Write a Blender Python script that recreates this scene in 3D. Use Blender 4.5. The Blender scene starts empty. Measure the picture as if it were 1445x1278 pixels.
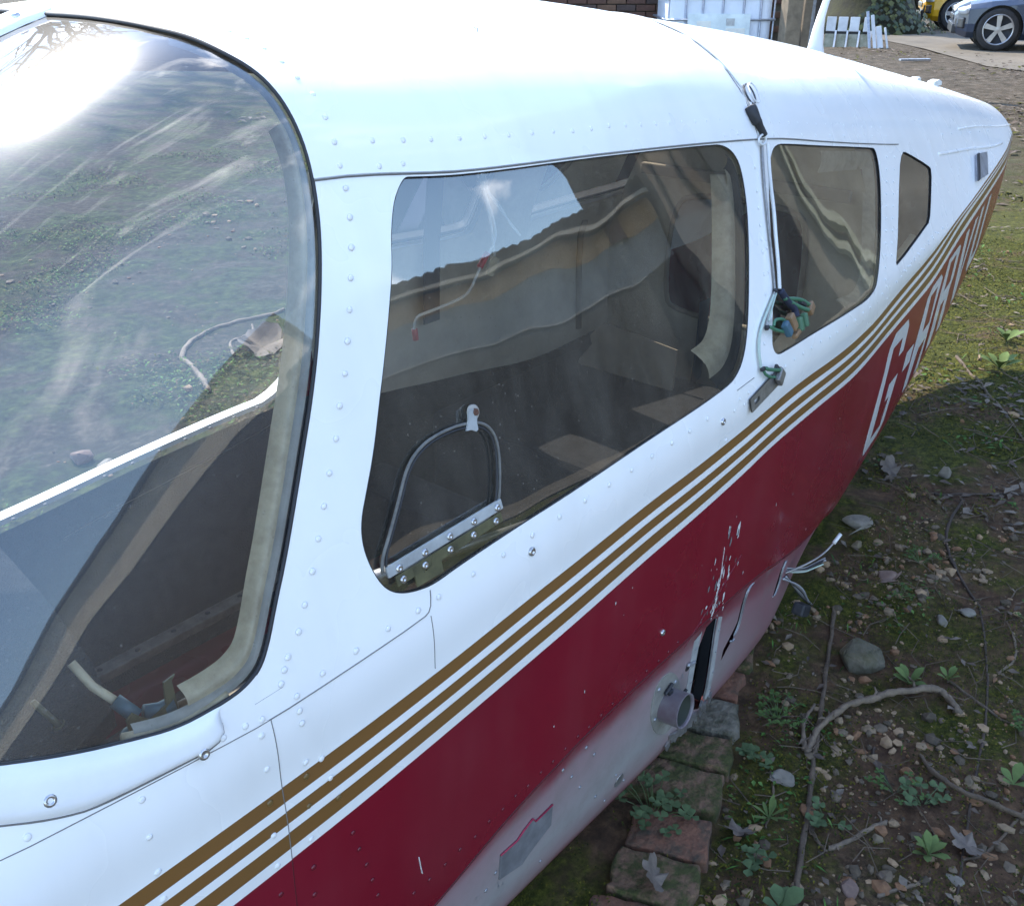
import bpy, bmesh, math, random
import numpy as np
from mathutils import Vector, Matrix
from mathutils.geometry import delaunay_2d_cdt

# ------------------------------------------------------------------ camera, sky, sun, exposure
SC = bpy.context.scene
COL = SC.collection
random.seed(7)
RNG = np.random.default_rng(11)

cam_d = bpy.data.cameras.new('camera')
cam_d.sensor_fit = 'HORIZONTAL'
cam_d.sensor_width = 36.0
cam_d.lens = 36.0 * 1400.0 / 1445.0
cam_d.clip_start = 0.05
cam_d.clip_end = 600
cam = bpy.data.objects.new('camera', cam_d)
COL.objects.link(cam)
_pitch, _yaw = math.radians(26.5323), math.radians(40.0960)
cam.location = (0.0, -1.235, 1.47)
cam.rotation_euler = (math.radians(90) - _pitch, 0, _yaw - math.radians(90))
SC.camera = cam

SUN_DIR = Vector((0.13, 0.67, 0.72)).normalized()
SUN_EL = math.asin(SUN_DIR.z)
SUN_AZ = math.atan2(SUN_DIR.x, SUN_DIR.y)
world = bpy.data.worlds.new('World')
SC.world = world
world.use_nodes = True
wn = world.node_tree
wn.nodes.clear()
w_out = wn.nodes.new('ShaderNodeOutputWorld')
w_bg = wn.nodes.new('ShaderNodeBackground')
w_sky = wn.nodes.new('ShaderNodeTexSky')
w_sky.sky_type = 'NISHITA'
w_sky.sun_disc = False
w_sky.sun_elevation = SUN_EL
w_sky.sun_rotation = SUN_AZ
w_sky.air_density = 1.0
w_sky.dust_density = 0.1
w_sky.ozone_density = 2.6
w_bg.inputs['Strength'].default_value = 0.15
w_co = wn.nodes.new('ShaderNodeTexCoord')
w_map = wn.nodes.new('ShaderNodeMapping')
w_map.inputs['Scale'].default_value = (1.6, 3.2, 5.0)
w_map.inputs['Rotation'].default_value = (0.2, 0.1, 0.5)
w_noi = wn.nodes.new('ShaderNodeTexNoise')
w_noi.inputs['Scale'].default_value = 1.7
w_noi.inputs['Detail'].default_value = 7
w_noi.inputs['Roughness'].default_value = 0.55
w_noi.inputs['Distortion'].default_value = 0.5
w_rmp = wn.nodes.new('ShaderNodeValToRGB')
w_rmp.color_ramp.elements[0].position = 0.56
w_rmp.color_ramp.elements[1].position = 0.80
w_mix = wn.nodes.new('ShaderNodeMix')
w_mix.data_type = 'RGBA'
w_mix.inputs['B'].default_value = (15, 15, 15.5, 1)
wn.links.new(w_co.outputs['Generated'], w_map.inputs['Vector'])
wn.links.new(w_map.outputs['Vector'], w_noi.inputs['Vector'])
wn.links.new(w_noi.outputs['Fac'], w_rmp.inputs['Fac'])
wn.links.new(w_rmp.outputs['Color'], w_mix.inputs['Factor'])
wn.links.new(w_sky.outputs['Color'], w_mix.inputs['A'])
wn.links.new(w_mix.outputs['Result'], w_bg.inputs['Color'])
wn.links.new(w_bg.outputs['Background'], w_out.inputs['Surface'])

sun_d = bpy.data.lights.new('sun', 'SUN')
sun_d.energy = 2.4
sun_d.angle = math.radians(0.5)
sun_d.color = (1.0, 0.93, 0.82)
sun = bpy.data.objects.new('sun', sun_d)
COL.objects.link(sun)
sun.rotation_euler = SUN_DIR.to_track_quat('Z', 'Y').to_euler()
sun.location = (-3, 8, 8)

SC.view_settings.view_transform = 'Standard'
SC.view_settings.look = 'None'
SC.view_settings.exposure = 2.1
SC.view_settings.gamma = 1.0
SC.view_settings.use_curve_mapping = False
SC.render.engine = 'CYCLES'
SC.cycles.max_bounces = 8
SC.cycles.transparent_max_bounces = 16
SC.cycles.use_denoising = True

# ------------------------------------------------------------------ helpers
def tag(o, label=None, cat=None, group=None, kind=None):
    if label: o['label'] = label
    if cat: o['category'] = cat
    if group: o['group'] = group
    if kind: o['kind'] = kind
    return o

def empty(name, loc, label=None, cat=None, group=None, rz=0.0):
    o = bpy.data.objects.new(name, None)
    o.empty_display_size = 0.1
    o.location = loc
    o.rotation_euler = (0, 0, rz)
    COL.objects.link(o)
    return tag(o, label, cat, group)

def link(name, me, parent=None):
    o = bpy.data.objects.new(name, me)
    COL.objects.link(o)
    if parent is not None:
        o.parent = parent
        if parent.get('_world'):      # children given in world space
            o.matrix_parent_inverse = Matrix.Translation(-Vector(parent.location))
    return o

def mesh(name, V, F, mats, parent=None, smooth=False, mi=None, nrm=None, uv=None):
    me = bpy.data.meshes.new(name)
    V = np.asarray(V, dtype=float)
    me.from_pydata(V.tolist(), [], [tuple(int(i) for i in f) for f in F])
    if not isinstance(mats, (list, tuple)): mats = [mats]
    for m in mats: me.materials.append(m)
    if mi is not None: me.polygons.foreach_set('material_index', np.asarray(mi, dtype=np.int32))
    if smooth: me.polygons.foreach_set('use_smooth', np.ones(len(me.polygons), dtype=bool))
    if uv is not None:
        ul = me.uv_layers.new(name='surf')
        li = np.zeros(len(me.loops), dtype=np.int32)
        me.loops.foreach_get('vertex_index', li)
        ul.data.foreach_set('uv', np.asarray(uv, dtype=np.float32)[li].ravel())
    me.update()
    if nrm is not None:
        me.normals_split_custom_set_from_vertices(np.asarray(nrm).tolist())
    return link(name, me, parent)

def wroot(name, loc, label, cat, group=None):
    o = empty(name, loc, label, cat, group)
    o['_world'] = 1
    return o

class MB:
    """collects shapes into one mesh"""
    def __init__(s): s.V = []; s.F = []; s.M = []
    def add(s, V, F, m=0):
        b = len(s.V); s.V.extend([tuple(v) for v in V]); s.F.extend([tuple(i + b for i in f) for f in F]); s.M.extend([m] * len(F))
        return s
    def box(s, c, d, rot=None, m=0, bev=0.0):
        x, y, z = d[0] / 2, d[1] / 2, d[2] / 2
        if bev <= 0:
            P = [(-x,-y,-z),(x,-y,-z),(x,y,-z),(-x,y,-z),(-x,-y,z),(x,-y,z),(x,y,z),(-x,y,z)]
            F = [(0,3,2,1),(4,5,6,7),(0,1,5,4),(1,2,6,5),(2,3,7,6),(3,0,4,7)]
        else:
            bm = bmesh.new(); bmesh.ops.create_cube(bm, size=1.0)
            bmesh.ops.scale(bm, vec=d, verts=bm.verts)
            bmesh.ops.bevel(bm, geom=bm.edges[:], offset=bev, segments=2, affect='EDGES', profile=0.6)
            bm.verts.index_update()
            P = [v.co[:] for v in bm.verts]; F = [[v.index for v in f.verts] for f in bm.faces]; bm.free()
        R = rot if rot is not None else Matrix.Identity(3)
        c = Vector(c)
        return s.add([R @ Vector(p) + c for p in P], F, m)
    def tube(s, pts, r, n=8, m=0, cap=True):
        pts = [Vector(p) for p in pts]
        k = len(pts)
        rr = r if isinstance(r, (list, tuple)) else [r] * k
        V = []; F = []
        up = None
        for i, p in enumerate(pts):
            t = (pts[min(i + 1, k - 1)] - pts[max(i - 1, 0)])
            if t.length < 1e-9: t = Vector((0, 0, 1))
            t.normalize()
            if up is None:
                up = t.orthogonal().normalized()
            else:
                up = (up - t * up.dot(t))
                up = up.normalized() if up.length > 1e-6 else t.orthogonal().normalized()
            sd = t.cross(up)
            for j in range(n):
                a = 2 * math.pi * j / n
                V.append(p + (up * math.cos(a) + sd * math.sin(a)) * rr[i])
        for i in range(k - 1):
            for j in range(n):
                F.append((i * n + j, i * n + (j + 1) % n, (i + 1) * n + (j + 1) % n, (i + 1) * n + j))
        if cap:
            F.append(tuple(range(n - 1, -1, -1))); F.append(tuple((k - 1) * n + j for j in range(n)))
        return s.add(V, F, m)
    def lathe(s, prof, c, axis=(0, 0, 1), n=16, m=0):
        ax = Vector(axis).normalized(); u = ax.orthogonal().normalized(); w = ax.cross(u); c = Vector(c)
        V = []; F = []
        for (r, h) in prof:
            for j in range(n):
                a = 2 * math.pi * j / n
                V.append(c + ax * h + (u * math.cos(a) + w * math.sin(a)) * r)
        for i in range(len(prof) - 1):
            for j in range(n):
                F.append((i * n + j, i * n + (j + 1) % n, (i + 1) * n + (j + 1) % n, (i + 1) * n + j))
        return s.add(V, F, m)
    def plate(s, poly, z0, z1, M=None, m=0):
        """prism from polygon in local xy"""
        n = len(poly)
        V = [(p[0], p[1], z0) for p in poly] + [(p[0], p[1], z1) for p in poly]
        F = [tuple(range(n - 1, -1, -1)), tuple(range(n, 2 * n))] + [(i, (i + 1) % n, n + (i + 1) % n, n + i) for i in range(n)]
        if M is not None: V = [M @ Vector(v) for v in V]
        return s.add(V, F, m)
    def build(s, name, mats, parent=None, smooth=False):
        return mesh(name, s.V, s.F, mats, parent, smooth, s.M)

def vnoise(x, y, seed=0):
    """smooth value noise, numpy"""
    x = np.asarray(x, float); y = np.asarray(y, float)
    xi = np.floor(x).astype(np.int64); yi = np.floor(y).astype(np.int64)
    fx = x - xi; fy = y - yi
    fx = fx * fx * (3 - 2 * fx); fy = fy * fy * (3 - 2 * fy)
    def h(a, b):
        n = (a * 374761393 + b * 668265263 + seed * 974634777) & 0x7fffffff
        n = ((n ^ (n >> 13)) * 1274126177) & 0x7fffffff
        return ((n ^ (n >> 16)) & 0xffff) / 65535.0
    return (h(xi, yi) * (1 - fx) * (1 - fy) + h(xi + 1, yi) * fx * (1 - fy) + h(xi, yi + 1) * (1 - fx) * fy + h(xi + 1, yi + 1) * fx * fy)

def chaikin(P, it=2, closed=True):
    P = [tuple(p) for p in P]
    for _ in range(it):
        Q = []
        n = len(P)
        rng = range(n) if closed else range(n - 1)
        if not closed: Q.append(P[0])
        for i in rng:
            a = P[i]; b = P[(i + 1) % n]
            Q.append(tuple(.75 * u + .25 * v for u, v in zip(a, b))); Q.append(tuple(.25 * u + .75 * v for u, v in zip(a, b)))
        if not closed: Q.append(P[-1])
        P = Q
    return P

def inpoly(P, x, y):
    x = np.asarray(x); y = np.asarray(y)
    r = np.zeros(x.shape, bool)
    n = len(P)
    for i in range(n):
        x1, y1 = P[i][:2]; x2, y2 = P[(i + 1) % n][:2]
        c = ((y1 > y) != (y2 > y))
        if y1 != y2:
            r ^= c & (x < (x2 - x1) * (y - y1) / (y2 - y1) + x1)
    return r

def lobj(name, prof, p, n, seg, m, parent, smooth=True):
    """one turned piece as an object of its own"""
    return MB().lathe(prof, p, n, seg).build(name, m, parent, smooth)

# ------------------------------------------------------------------ materials
def new_mat(name):
    m = bpy.data.materials.new(name); m.use_nodes = True
    nt = m.node_tree
    return m, nt, nt.nodes['Principled BSDF'], nt.nodes['Material Output']

def mat(name, col, rough=0.5, metal=0.0, var=0.12, scale=8.0, spec=0.5, bump=0.0, bscale=60.0, coat=0.0, col2=None, cover=0.5, sharp=.22, sub=None):
    m, nt, b, out = new_mat(name)
    N = nt.nodes.new; L = nt.links.new
    b.inputs['Roughness'].default_value = rough
    b.inputs['Metallic'].default_value = metal
    b.inputs['Specular IOR Level'].default_value = spec
    b.inputs['Coat Weight'].default_value = coat
    b.inputs['Coat Roughness'].default_value = 0.08
    co = N('ShaderNodeTexCoord')
    no = N('ShaderNodeTexNoise'); no.inputs['Scale'].default_value = scale; no.inputs['Detail'].default_value = 6
    no.inputs['Roughness'].default_value = 0.65
    L(co.outputs['Object'], no.inputs['Vector'])
    rp = N('ShaderNodeValToRGB')
    c2 = col2 if col2 is not None else tuple(max(0, c * (1 - var * 1.6)) for c in col)
    c1 = tuple(min(1, c * (1 + var)) for c in col)
    rp.color_ramp.elements[0].position = max(0.02, cover - sharp); rp.color_ramp.elements[1].position = min(.98, cover + sharp)
    rp.color_ramp.elements[0].color = (*c2, 1); rp.color_ramp.elements[1].color = (*c1, 1)
    L(no.outputs['Fac'], rp.inputs['Fac']); L(rp.outputs['Color'], b.inputs['Base Color'])
    if bump > 0:
        n2 = N('ShaderNodeTexNoise'); n2.inputs['Scale'].default_value = bscale; n2.inputs['Detail'].default_value = 5
        L(co.outputs['Object'], n2.inputs['Vector'])
        bp = N('ShaderNodeBump'); bp.inputs['Strength'].default_value = bump; bp.inputs['Distance'].default_value = 0.01
        L(n2.outputs['Fac'], bp.inputs['Height']); L(bp.outputs['Normal'], b.inputs['Normal'])
    return m

def glass_mat(name, tint, dust=0.05, ior=1.6, haze=.004, dustcol=(.55, .53, .48)):
    """thin acrylic sheet: see-through, mirror by Fresnel, a film of dust"""
    m, nt, b, out = new_mat(name)
    nt.nodes.remove(b)
    N = nt.nodes.new; L = nt.links.new
    tr = N('ShaderNodeBsdfTransparent'); tr.inputs['Color'].default_value = (*tint, 1)
    gl = N('ShaderNodeBsdfGlossy'); gl.inputs['Roughness'].default_value = 0.015; gl.inputs['Color'].default_value = (1, 1, 1, 1)
    df = N('ShaderNodeBsdfDiffuse'); df.inputs['Color'].default_value = (*dustcol, 1)
    fr = N('ShaderNodeFresnel'); fr.inputs['IOR'].default_value = ior
    g2 = N('ShaderNodeBsdfGlossy'); g2.inputs['Roughness'].default_value = 0.32
    m2_ = N('ShaderNodeMixShader'); mg = N('ShaderNodeMixShader'); mg.inputs['Fac'].default_value = haze; L(m2_.outputs[0], mg.inputs[1]); L(g2.outputs[0], mg.inputs[2])
    m1 = N('ShaderNodeMixShader'); m2 = m2_
    co = N('ShaderNodeTexCoord')
    no = N('ShaderNodeTexNoise'); no.inputs['Scale'].default_value = 5.0; no.inputs['Detail'].default_value = 9; no.inputs['Roughness'].default_value = 0.7
    mp = N('ShaderNodeMapping'); mp.inputs['Scale'].default_value = (2.6, 1.5, 1.0); mp.inputs['Rotation'].default_value = (0, .4, 0)
    rp = N('ShaderNodeMapRange'); rp.inputs['From Min'].default_value = 0.35; rp.inputs['From Max'].default_value = 0.8
    rp.inputs['To Min'].default_value = dust * 0.4; rp.inputs['To Max'].default_value = dust * 2.2
    L(co.outputs['Object'], mp.inputs['Vector']); L(mp.outputs['Vector'], no.inputs['Vector']); L(no.outputs['Fac'], rp.inputs['Value'])
    # speckles of dirt
    vo = N('ShaderNodeTexVoronoi'); vo.inputs['Scale'].default_value = 70.0
    L(co.outputs['Object'], vo.inputs['Vector'])
    sp = N('ShaderNodeMapRange'); sp.inputs['From Min'].default_value = 0.05; sp.inputs['From Max'].default_value = 0.11
    sp.inputs['To Min'].default_value = 0.16; sp.inputs['To Max'].default_value = 0.0
    L(vo.outputs['Distance'], sp.inputs['Value'])
    ad = N('ShaderNodeMath'); ad.operation = 'ADD'; ad.use_clamp = True
    L(rp.outputs['Result'], ad.inputs[0]); L(sp.outputs['Result'], ad.inputs[1])
    L(ad.outputs[0], m1.inputs['Fac']); L(tr.outputs[0], m1.inputs[1]); L(df.outputs[0], m1.inputs[2])
    # faint polishing waviness in the mirror
    n3 = N('ShaderNodeTexNoise'); n3.inputs['Scale'].default_value = 3.0; n3.inputs['Detail'].default_value = 2
    L(co.outputs['Object'], n3.inputs['Vector'])
    bp = N('ShaderNodeBump'); bp.inputs['Strength'].default_value = 0.10; bp.inputs['Distance'].default_value = 0.02
    L(n3.outputs['Fac'], bp.inputs['Height']); L(bp.outputs['Normal'], gl.inputs['Normal'])
    L(fr.outputs[0], m2.inputs['Fac']); L(m1.outputs[0], m2.inputs[1]); L(gl.outputs[0], m2.inputs[2])
    L(mg.outputs[0], out.inputs['Surface'])
    return m

def paint_mat(name, col, rough=0.22, dirt=0.25, dirtcol=(.45, .42, .36), coat=0.4, spec=0.5, oxide=None):
    """aircraft paint: soft wear, vertical rain streaks along the surface UV (x, s)"""
    m, nt, b, out = new_mat(name)
    N = nt.nodes.new; L = nt.links.new
    b.inputs['Roughness'].default_value = rough; b.inputs['Coat Weight'].default_value = coat; b.inputs['Coat Roughness'].default_value = 0.06
    b.inputs['Specular IOR Level'].default_value = spec
    uv = N('ShaderNodeUVMap'); uv.uv_map = 'surf'
    mp = N('ShaderNodeMapping'); mp.inputs['Scale'].default_value = (13, .28, 1)
    no = N('ShaderNodeTexNoise'); no.inputs['Scale'].default_value = 1.0; no.inputs['Detail'].default_value = 5
    L(uv.outputs['UV'], mp.inputs['Vector']); L(mp.outputs['Vector'], no.inputs['Vector'])
    co = N('ShaderNodeTexCoord')
    n2 = N('ShaderNodeTexNoise'); n2.inputs['Scale'].default_value = 5.0; n2.inputs['Detail'].default_value = 3; n2.inputs['Roughness'].default_value = .5
    L(co.outputs['Object'], n2.inputs['Vector'])
    mu = N('ShaderNodeMath'); mu.operation = 'MULTIPLY'
    L(no.outputs['Fac'], mu.inputs[0]); L(n2.outputs['Fac'], mu.inputs[1])
    mr = N('ShaderNodeMapRange'); mr.inputs['From Min'].default_value = .22; mr.inputs['From Max'].default_value = .48
    mr.inputs['To Min'].default_value = 0; mr.inputs['To Max'].default_value = dirt
    L(mu.outputs[0], mr.inputs['Value'])
    mx = N('ShaderNodeMix'); mx.data_type = 'RGBA'; mx.inputs['A'].default_value = (*col, 1); mx.inputs['B'].default_value = (*dirtcol, 1)
    L(mr.outputs['Result'], mx.inputs['Factor'])
    last = mx.outputs['Result']
    if oxide is not None:
        n3 = N('ShaderNodeTexNoise'); n3.inputs['Scale'].default_value = 2.2; n3.inputs['Detail'].default_value = 7
        L(co.outputs['Object'], n3.inputs['Vector'])
        r3 = N('ShaderNodeMapRange'); r3.inputs['From Min'].default_value = .45; r3.inputs['From Max'].default_value = .75; r3.inputs['To Max'].default_value = .45
        L(n3.outputs['Fac'], r3.inputs['Value'])
        m3 = N('ShaderNodeMix'); m3.data_type = 'RGBA'; m3.inputs['B'].default_value = (*oxide, 1)
        L(r3.outputs['Result'], m3.inputs['Factor']); L(last, m3.inputs['A']); last = m3.outputs['Result']
    L(last, b.inputs['Base Color'])
    # sheet metal is never quite flat
    n4 = N('ShaderNodeTexNoise'); n4.inputs['Scale'].default_value = 4.5; n4.inputs['Detail'].default_value = 1
    L(co.outputs['Object'], n4.inputs['Vector'])
    bp = N('ShaderNodeBump'); bp.inputs['Strength'].default_value = .18; bp.inputs['Distance'].default_value = .012
    L(n4.outputs['Fac'], bp.inputs['Height']); L(bp.outputs['Normal'], b.inputs['Normal'])
    rr = N('ShaderNodeMapRange'); rr.inputs['To Min'].default_value = rough * .7; rr.inputs['To Max'].default_value = rough * 1.8
    L(n2.outputs['Fac'], rr.inputs['Value']); L(rr.outputs['Result'], b.inputs['Roughness'])
    return m

M = {}
M['white'] = paint_mat('white_paint', (.80, .80, .78), dirt=.20)
M['gold'] = paint_mat('gold_paint', (.180, .088, .026), rough=.35, dirt=.2, dirtcol=(.09, .055, .02), coat=.2)
M['red'] = paint_mat('maroon_paint', (.185, .0056, .019), rough=.24, dirt=.45, dirtcol=(.20, .028, .040), coat=.15, oxide=(.12, .0045, .014), spec=.4)
M['letter'] = paint_mat('letter_paint', (.55, .55, .54), rough=.35, dirt=.3)
M['rivet_white'] = mat('rivet_white', (.74, .74, .73), .3, var=.06)
M['rivet_gold'] = mat('rivet_gold', (.16, .10, .035), .3)
M['rivet_red'] = mat('rivet_red', (.13, .012, .022), .25)
M['seam'] = mat('seam_grime', (.16, .15, .14), .8)
M['seam_red'] = mat('seam_grime_red', (.05, .008, .01), .7)
M['rubber'] = mat('black_rubber', (.018, .018, .02), .6, var=.3)
M['cream'] = mat('cream_trim', (.50, .44, .32), .45, var=.12, scale=30, col2=(.24, .20, .14), cover=.38)
M['greytrim'] = mat('grey_trim', (.33, .34, .33), .5, var=.2, scale=25)
M['alu'] = mat('aluminium', (.55, .55, .55), .35, metal=.9, var=.2, scale=40)
M['dullalu'] = mat('dull_aluminium', (.33, .34, .36), .45, metal=.6, var=.25, scale=25)
M['darkmetal'] = mat('dark_metal', (.022, .023, .027), .6, metal=.1, var=.3, scale=30)
M['olive'] = mat('olive_primer', (.085, .078, .035), .6, var=.4, scale=40)
M['whitepart'] = mat('white_bracket', (.68, .68, .64), .4)
M['steel'] = mat('steel_screw', (.5, .5, .5), .3, metal=.9, var=.2, scale=90)
M['glass'] = glass_mat('side_acrylic', (.82, .82, .80), dust=.045, ior=2.1, dustcol=(.60, .55, .45))
M['glass_clear'] = glass_mat('storm_acrylic', (.9, .9, .88), dust=.01, ior=1.4)
M['glass_ws'] = glass_mat('windshield_acrylic', (.90, .92, .91), dust=.005, ior=1.60, haze=.055)
M['lining'] = mat('beige_lining', (.60, .55, .44), .8, var=.1, scale=5, col2=(.42, .37, .28), cover=.45, bump=.15, bscale=120)
M['headliner'] = mat('headliner', (.33, .285, .22), .9, var=.15, scale=4)
M['carpet'] = mat('dark_carpet', (.022, .022, .025), 1.0, var=.3, scale=30, bump=.6, bscale=300)
M['floor'] = mat('dirty_floor', (.050, .042, .034), .95, var=.3, scale=10, bump=.5, bscale=150, col2=(.022, .019, .017))
M['fabric'] = mat('black_flock', (.020, .020, .022), 1.0, var=.4, scale=20, bump=.8, bscale=400, spec=.15)
M['belt'] = mat('navy_webbing', (.018, .022, .045), .8, var=.2)
M['card'] = mat('brown_card', (.28, .235, .17), .9, var=.15, scale=14)
M['railm'] = mat('seat_rail', (.20, .17, .13), .6, metal=.3, var=.3, scale=30)
M['wire_white'] = mat('white_wire', (.62, .62, .60), .45)
M['wire_black'] = mat('black_wire', (.02, .02, .025), .5)
M['wire_green'] = mat('green_wire', (.05, .15, .085), .5)
M['wire_pale'] = mat('pale_green_wire', (.38, .46, .40), .5)
M['red_plastic'] = mat('red_plastic', (.45, .03, .04), .4)
M['green_pl'] = mat('green_plastic', (.055, .13, .07), .5)
M['blue_pl'] = mat('blue_plastic', (.05, .11, .15), .45)
M['brown_pl'] = mat('brown_plastic', (.20, .12, .06), .5)
M['bwire'] = mat('bracket_metal', (.30, .29, .28), .4, metal=.7, var=.25, scale=50)

# ------------------------------------------------------------------ fuselage surface: x runs aft, s runs 0 (roof centre) .. 7 (keel), port side is y < 0
ST=np.array([
[-1.200,0.780,0.350,0.745,0.440,0.700,0.460,0.640,0.460,0.540,0.440,0.250,0.380,0.078,0.030],
[-0.800,0.830,0.370,0.790,0.470,0.745,0.495,0.660,0.495,0.560,0.475,0.255,0.410,0.073,0.030],
[-0.500,0.890,0.380,0.845,0.505,0.775,0.520,0.670,0.520,0.565,0.500,0.258,0.440,0.070,0.030],
[-0.300,0.965,0.385,0.905,0.520,0.790,0.533,0.678,0.533,0.570,0.513,0.260,0.455,0.068,0.030],
[-0.100,1.070,0.390,0.985,0.530,0.797,0.542,0.682,0.542,0.575,0.525,0.262,0.470,0.066,0.030],
[0.100,1.182,0.395,1.070,0.536,0.800,0.547,0.685,0.547,0.580,0.530,0.265,0.480,0.064,0.030],
[0.300,1.289,0.400,1.160,0.540,0.803,0.550,0.687,0.550,0.582,0.532,0.270,0.485,0.063,0.030],
[0.500,1.378,0.402,1.238,0.543,0.806,0.552,0.690,0.552,0.585,0.534,0.285,0.488,0.062,0.030],
[0.650,1.421,0.403,1.265,0.544,0.807,0.553,0.696,0.553,0.592,0.535,0.295,0.490,0.061,0.030],
[0.900,1.432,0.404,1.241,0.544,0.818,0.554,0.714,0.554,0.608,0.535,0.325,0.490,0.059,0.025],
[1.200,1.428,0.400,1.221,0.540,0.828,0.550,0.728,0.550,0.626,0.530,0.335,0.490,0.052,0.020],
[1.500,1.401,0.385,1.196,0.528,0.825,0.538,0.728,0.538,0.630,0.518,0.315,0.480,0.037,0.010],
[1.800,1.366,0.363,1.165,0.506,0.812,0.516,0.722,0.516,0.626,0.496,0.262,0.458,0.033,0.005],
[2.100,1.330,0.334,1.120,0.472,0.800,0.482,0.712,0.482,0.614,0.462,0.240,0.414,0.190,0.140],
[2.400,1.291,0.303,1.075,0.431,0.792,0.441,0.712,0.441,0.614,0.423,0.280,0.358,0.080,0.045],
[2.800,1.231,0.266,1.020,0.381,0.780,0.390,0.720,0.390,0.614,0.371,0.300,0.296,0.105,0.065],
[3.200,1.164,0.231,0.975,0.331,0.785,0.339,0.765,0.339,0.650,0.321,0.360,0.241,0.235,0.190],
[3.600,1.096,0.191,0.945,0.276,0.815,0.284,0.795,0.284,0.692,0.266,0.450,0.191,0.340,0.300],
[4.000,1.024,0.152,0.915,0.211,0.845,0.219,0.825,0.219,0.725,0.203,0.540,0.136,0.470,0.440],
[4.400,0.948,0.115,0.885,0.125,0.868,0.131,0.855,0.131,0.770,0.121,0.650,0.076,0.610,0.590],
[4.750,0.874,0.040,0.850,0.075,0.835,0.080,0.825,0.080,0.790,0.070,0.730,0.040,0.710,0.700],
])
def pchip(xk,yk,x):
    xk=np.asarray(xk);yk=np.asarray(yk);h=np.diff(xk);d=np.diff(yk,axis=0)/h[:,None]
    m=np.zeros_like(yk)
    w1=(2*h[1:]+h[:-1])[:,None];w2=(h[1:]+2*h[:-1])[:,None]
    with np.errstate(divide='ignore',invalid='ignore'):
        hm=(w1+w2)/(w1/d[:-1]+w2/d[1:])
    m[1:-1]=np.where(d[:-1]*d[1:]>0,hm,0); m[0]=d[0];m[-1]=d[-1]
    x=np.clip(np.asarray(x,float),xk[0],xk[-1]);i=np.clip(np.searchsorted(xk,x,side='right')-1,0,len(h)-1)
    t=((x-xk[i])/h[i])[...,None];H=h[i][...,None]
    return (2*t**3-3*t**2+1)*yk[i]+(t**3-2*t**2+t)*H*m[i]+(-2*t**3+3*t**2)*yk[i+1]+(t**3-t**2)*H*m[i+1]
def surf(x,s):
    """x aft, s in 0..7 from roof centre to belly centre; returns (n,3) port side (y<0)"""
    x=np.atleast_1d(np.asarray(x,float));s=np.atleast_1d(np.asarray(s,float))
    x,s=np.broadcast_arrays(x,s); sh=x.shape;x=x.ravel();s=np.clip(s.ravel(),0,7)
    P=pchip(ST[:,0],ST[:,1:],x)
    zr=P[:,0];zb=P[:,13]
    K=np.zeros((len(x),8,2));K[:,0,1]=zr
    for k in range(6): K[:,k+1,0]=P[:,1+2*k];K[:,k+1,1]=P[:,2+2*k]
    K[:,7,1]=zb
    T=np.zeros_like(K)
    T[:,0,0]=1.45*K[:,1,0]
    sd=K[:,2]-K[:,1]; T[:,1]=sd*np.minimum(1.0,(1.15*np.hypot(K[:,1,0],zr-K[:,1,1])/np.maximum(np.hypot(sd[:,0],sd[:,1]),1e-6)))[:,None]
    T1b=sd*1.15
    T[:,1]=np.where(True,T[:,1],0)
    for k in range(2,6): T[:,k]=.5*(K[:,k+1]-K[:,k-1])
    T[:,6]=np.stack([-.12*np.ones(len(x)),-.10*np.ones(len(x))],1)*(K[:,6,0]/.49)[:,None]
    T[:,7,0]=-1.3*K[:,6,0]
    i=np.clip(np.floor(s).astype(int),0,6);t=(s-i)[:,None];n=np.arange(len(x))
    a=K[n,i];b=K[n,i+1]
    ma=T[n,i].copy();mb=T[n,i+1].copy()
    L=np.hypot(*(b-a).T)
    # limit tangents by segment length
    for m in (ma,mb):
        l=np.maximum(np.hypot(m[:,0],m[:,1]),1e-9);f=np.minimum(1.0,1.5*L/l);m*=f[:,None]
    # smooth side at seg 1: start tangent along side
    k1=i==1; ma[k1]=(b-a)[k1]*0.95
    k4=i==4; 
    p=(2*t**3-3*t**2+1)*a+(t**3-2*t**2+t)*ma+(-2*t**3+3*t**2)*b+(t**3-t**2)*mb
    return np.stack([x,-p[:,0],p[:,1]],1).reshape(sh+(3,))
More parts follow.
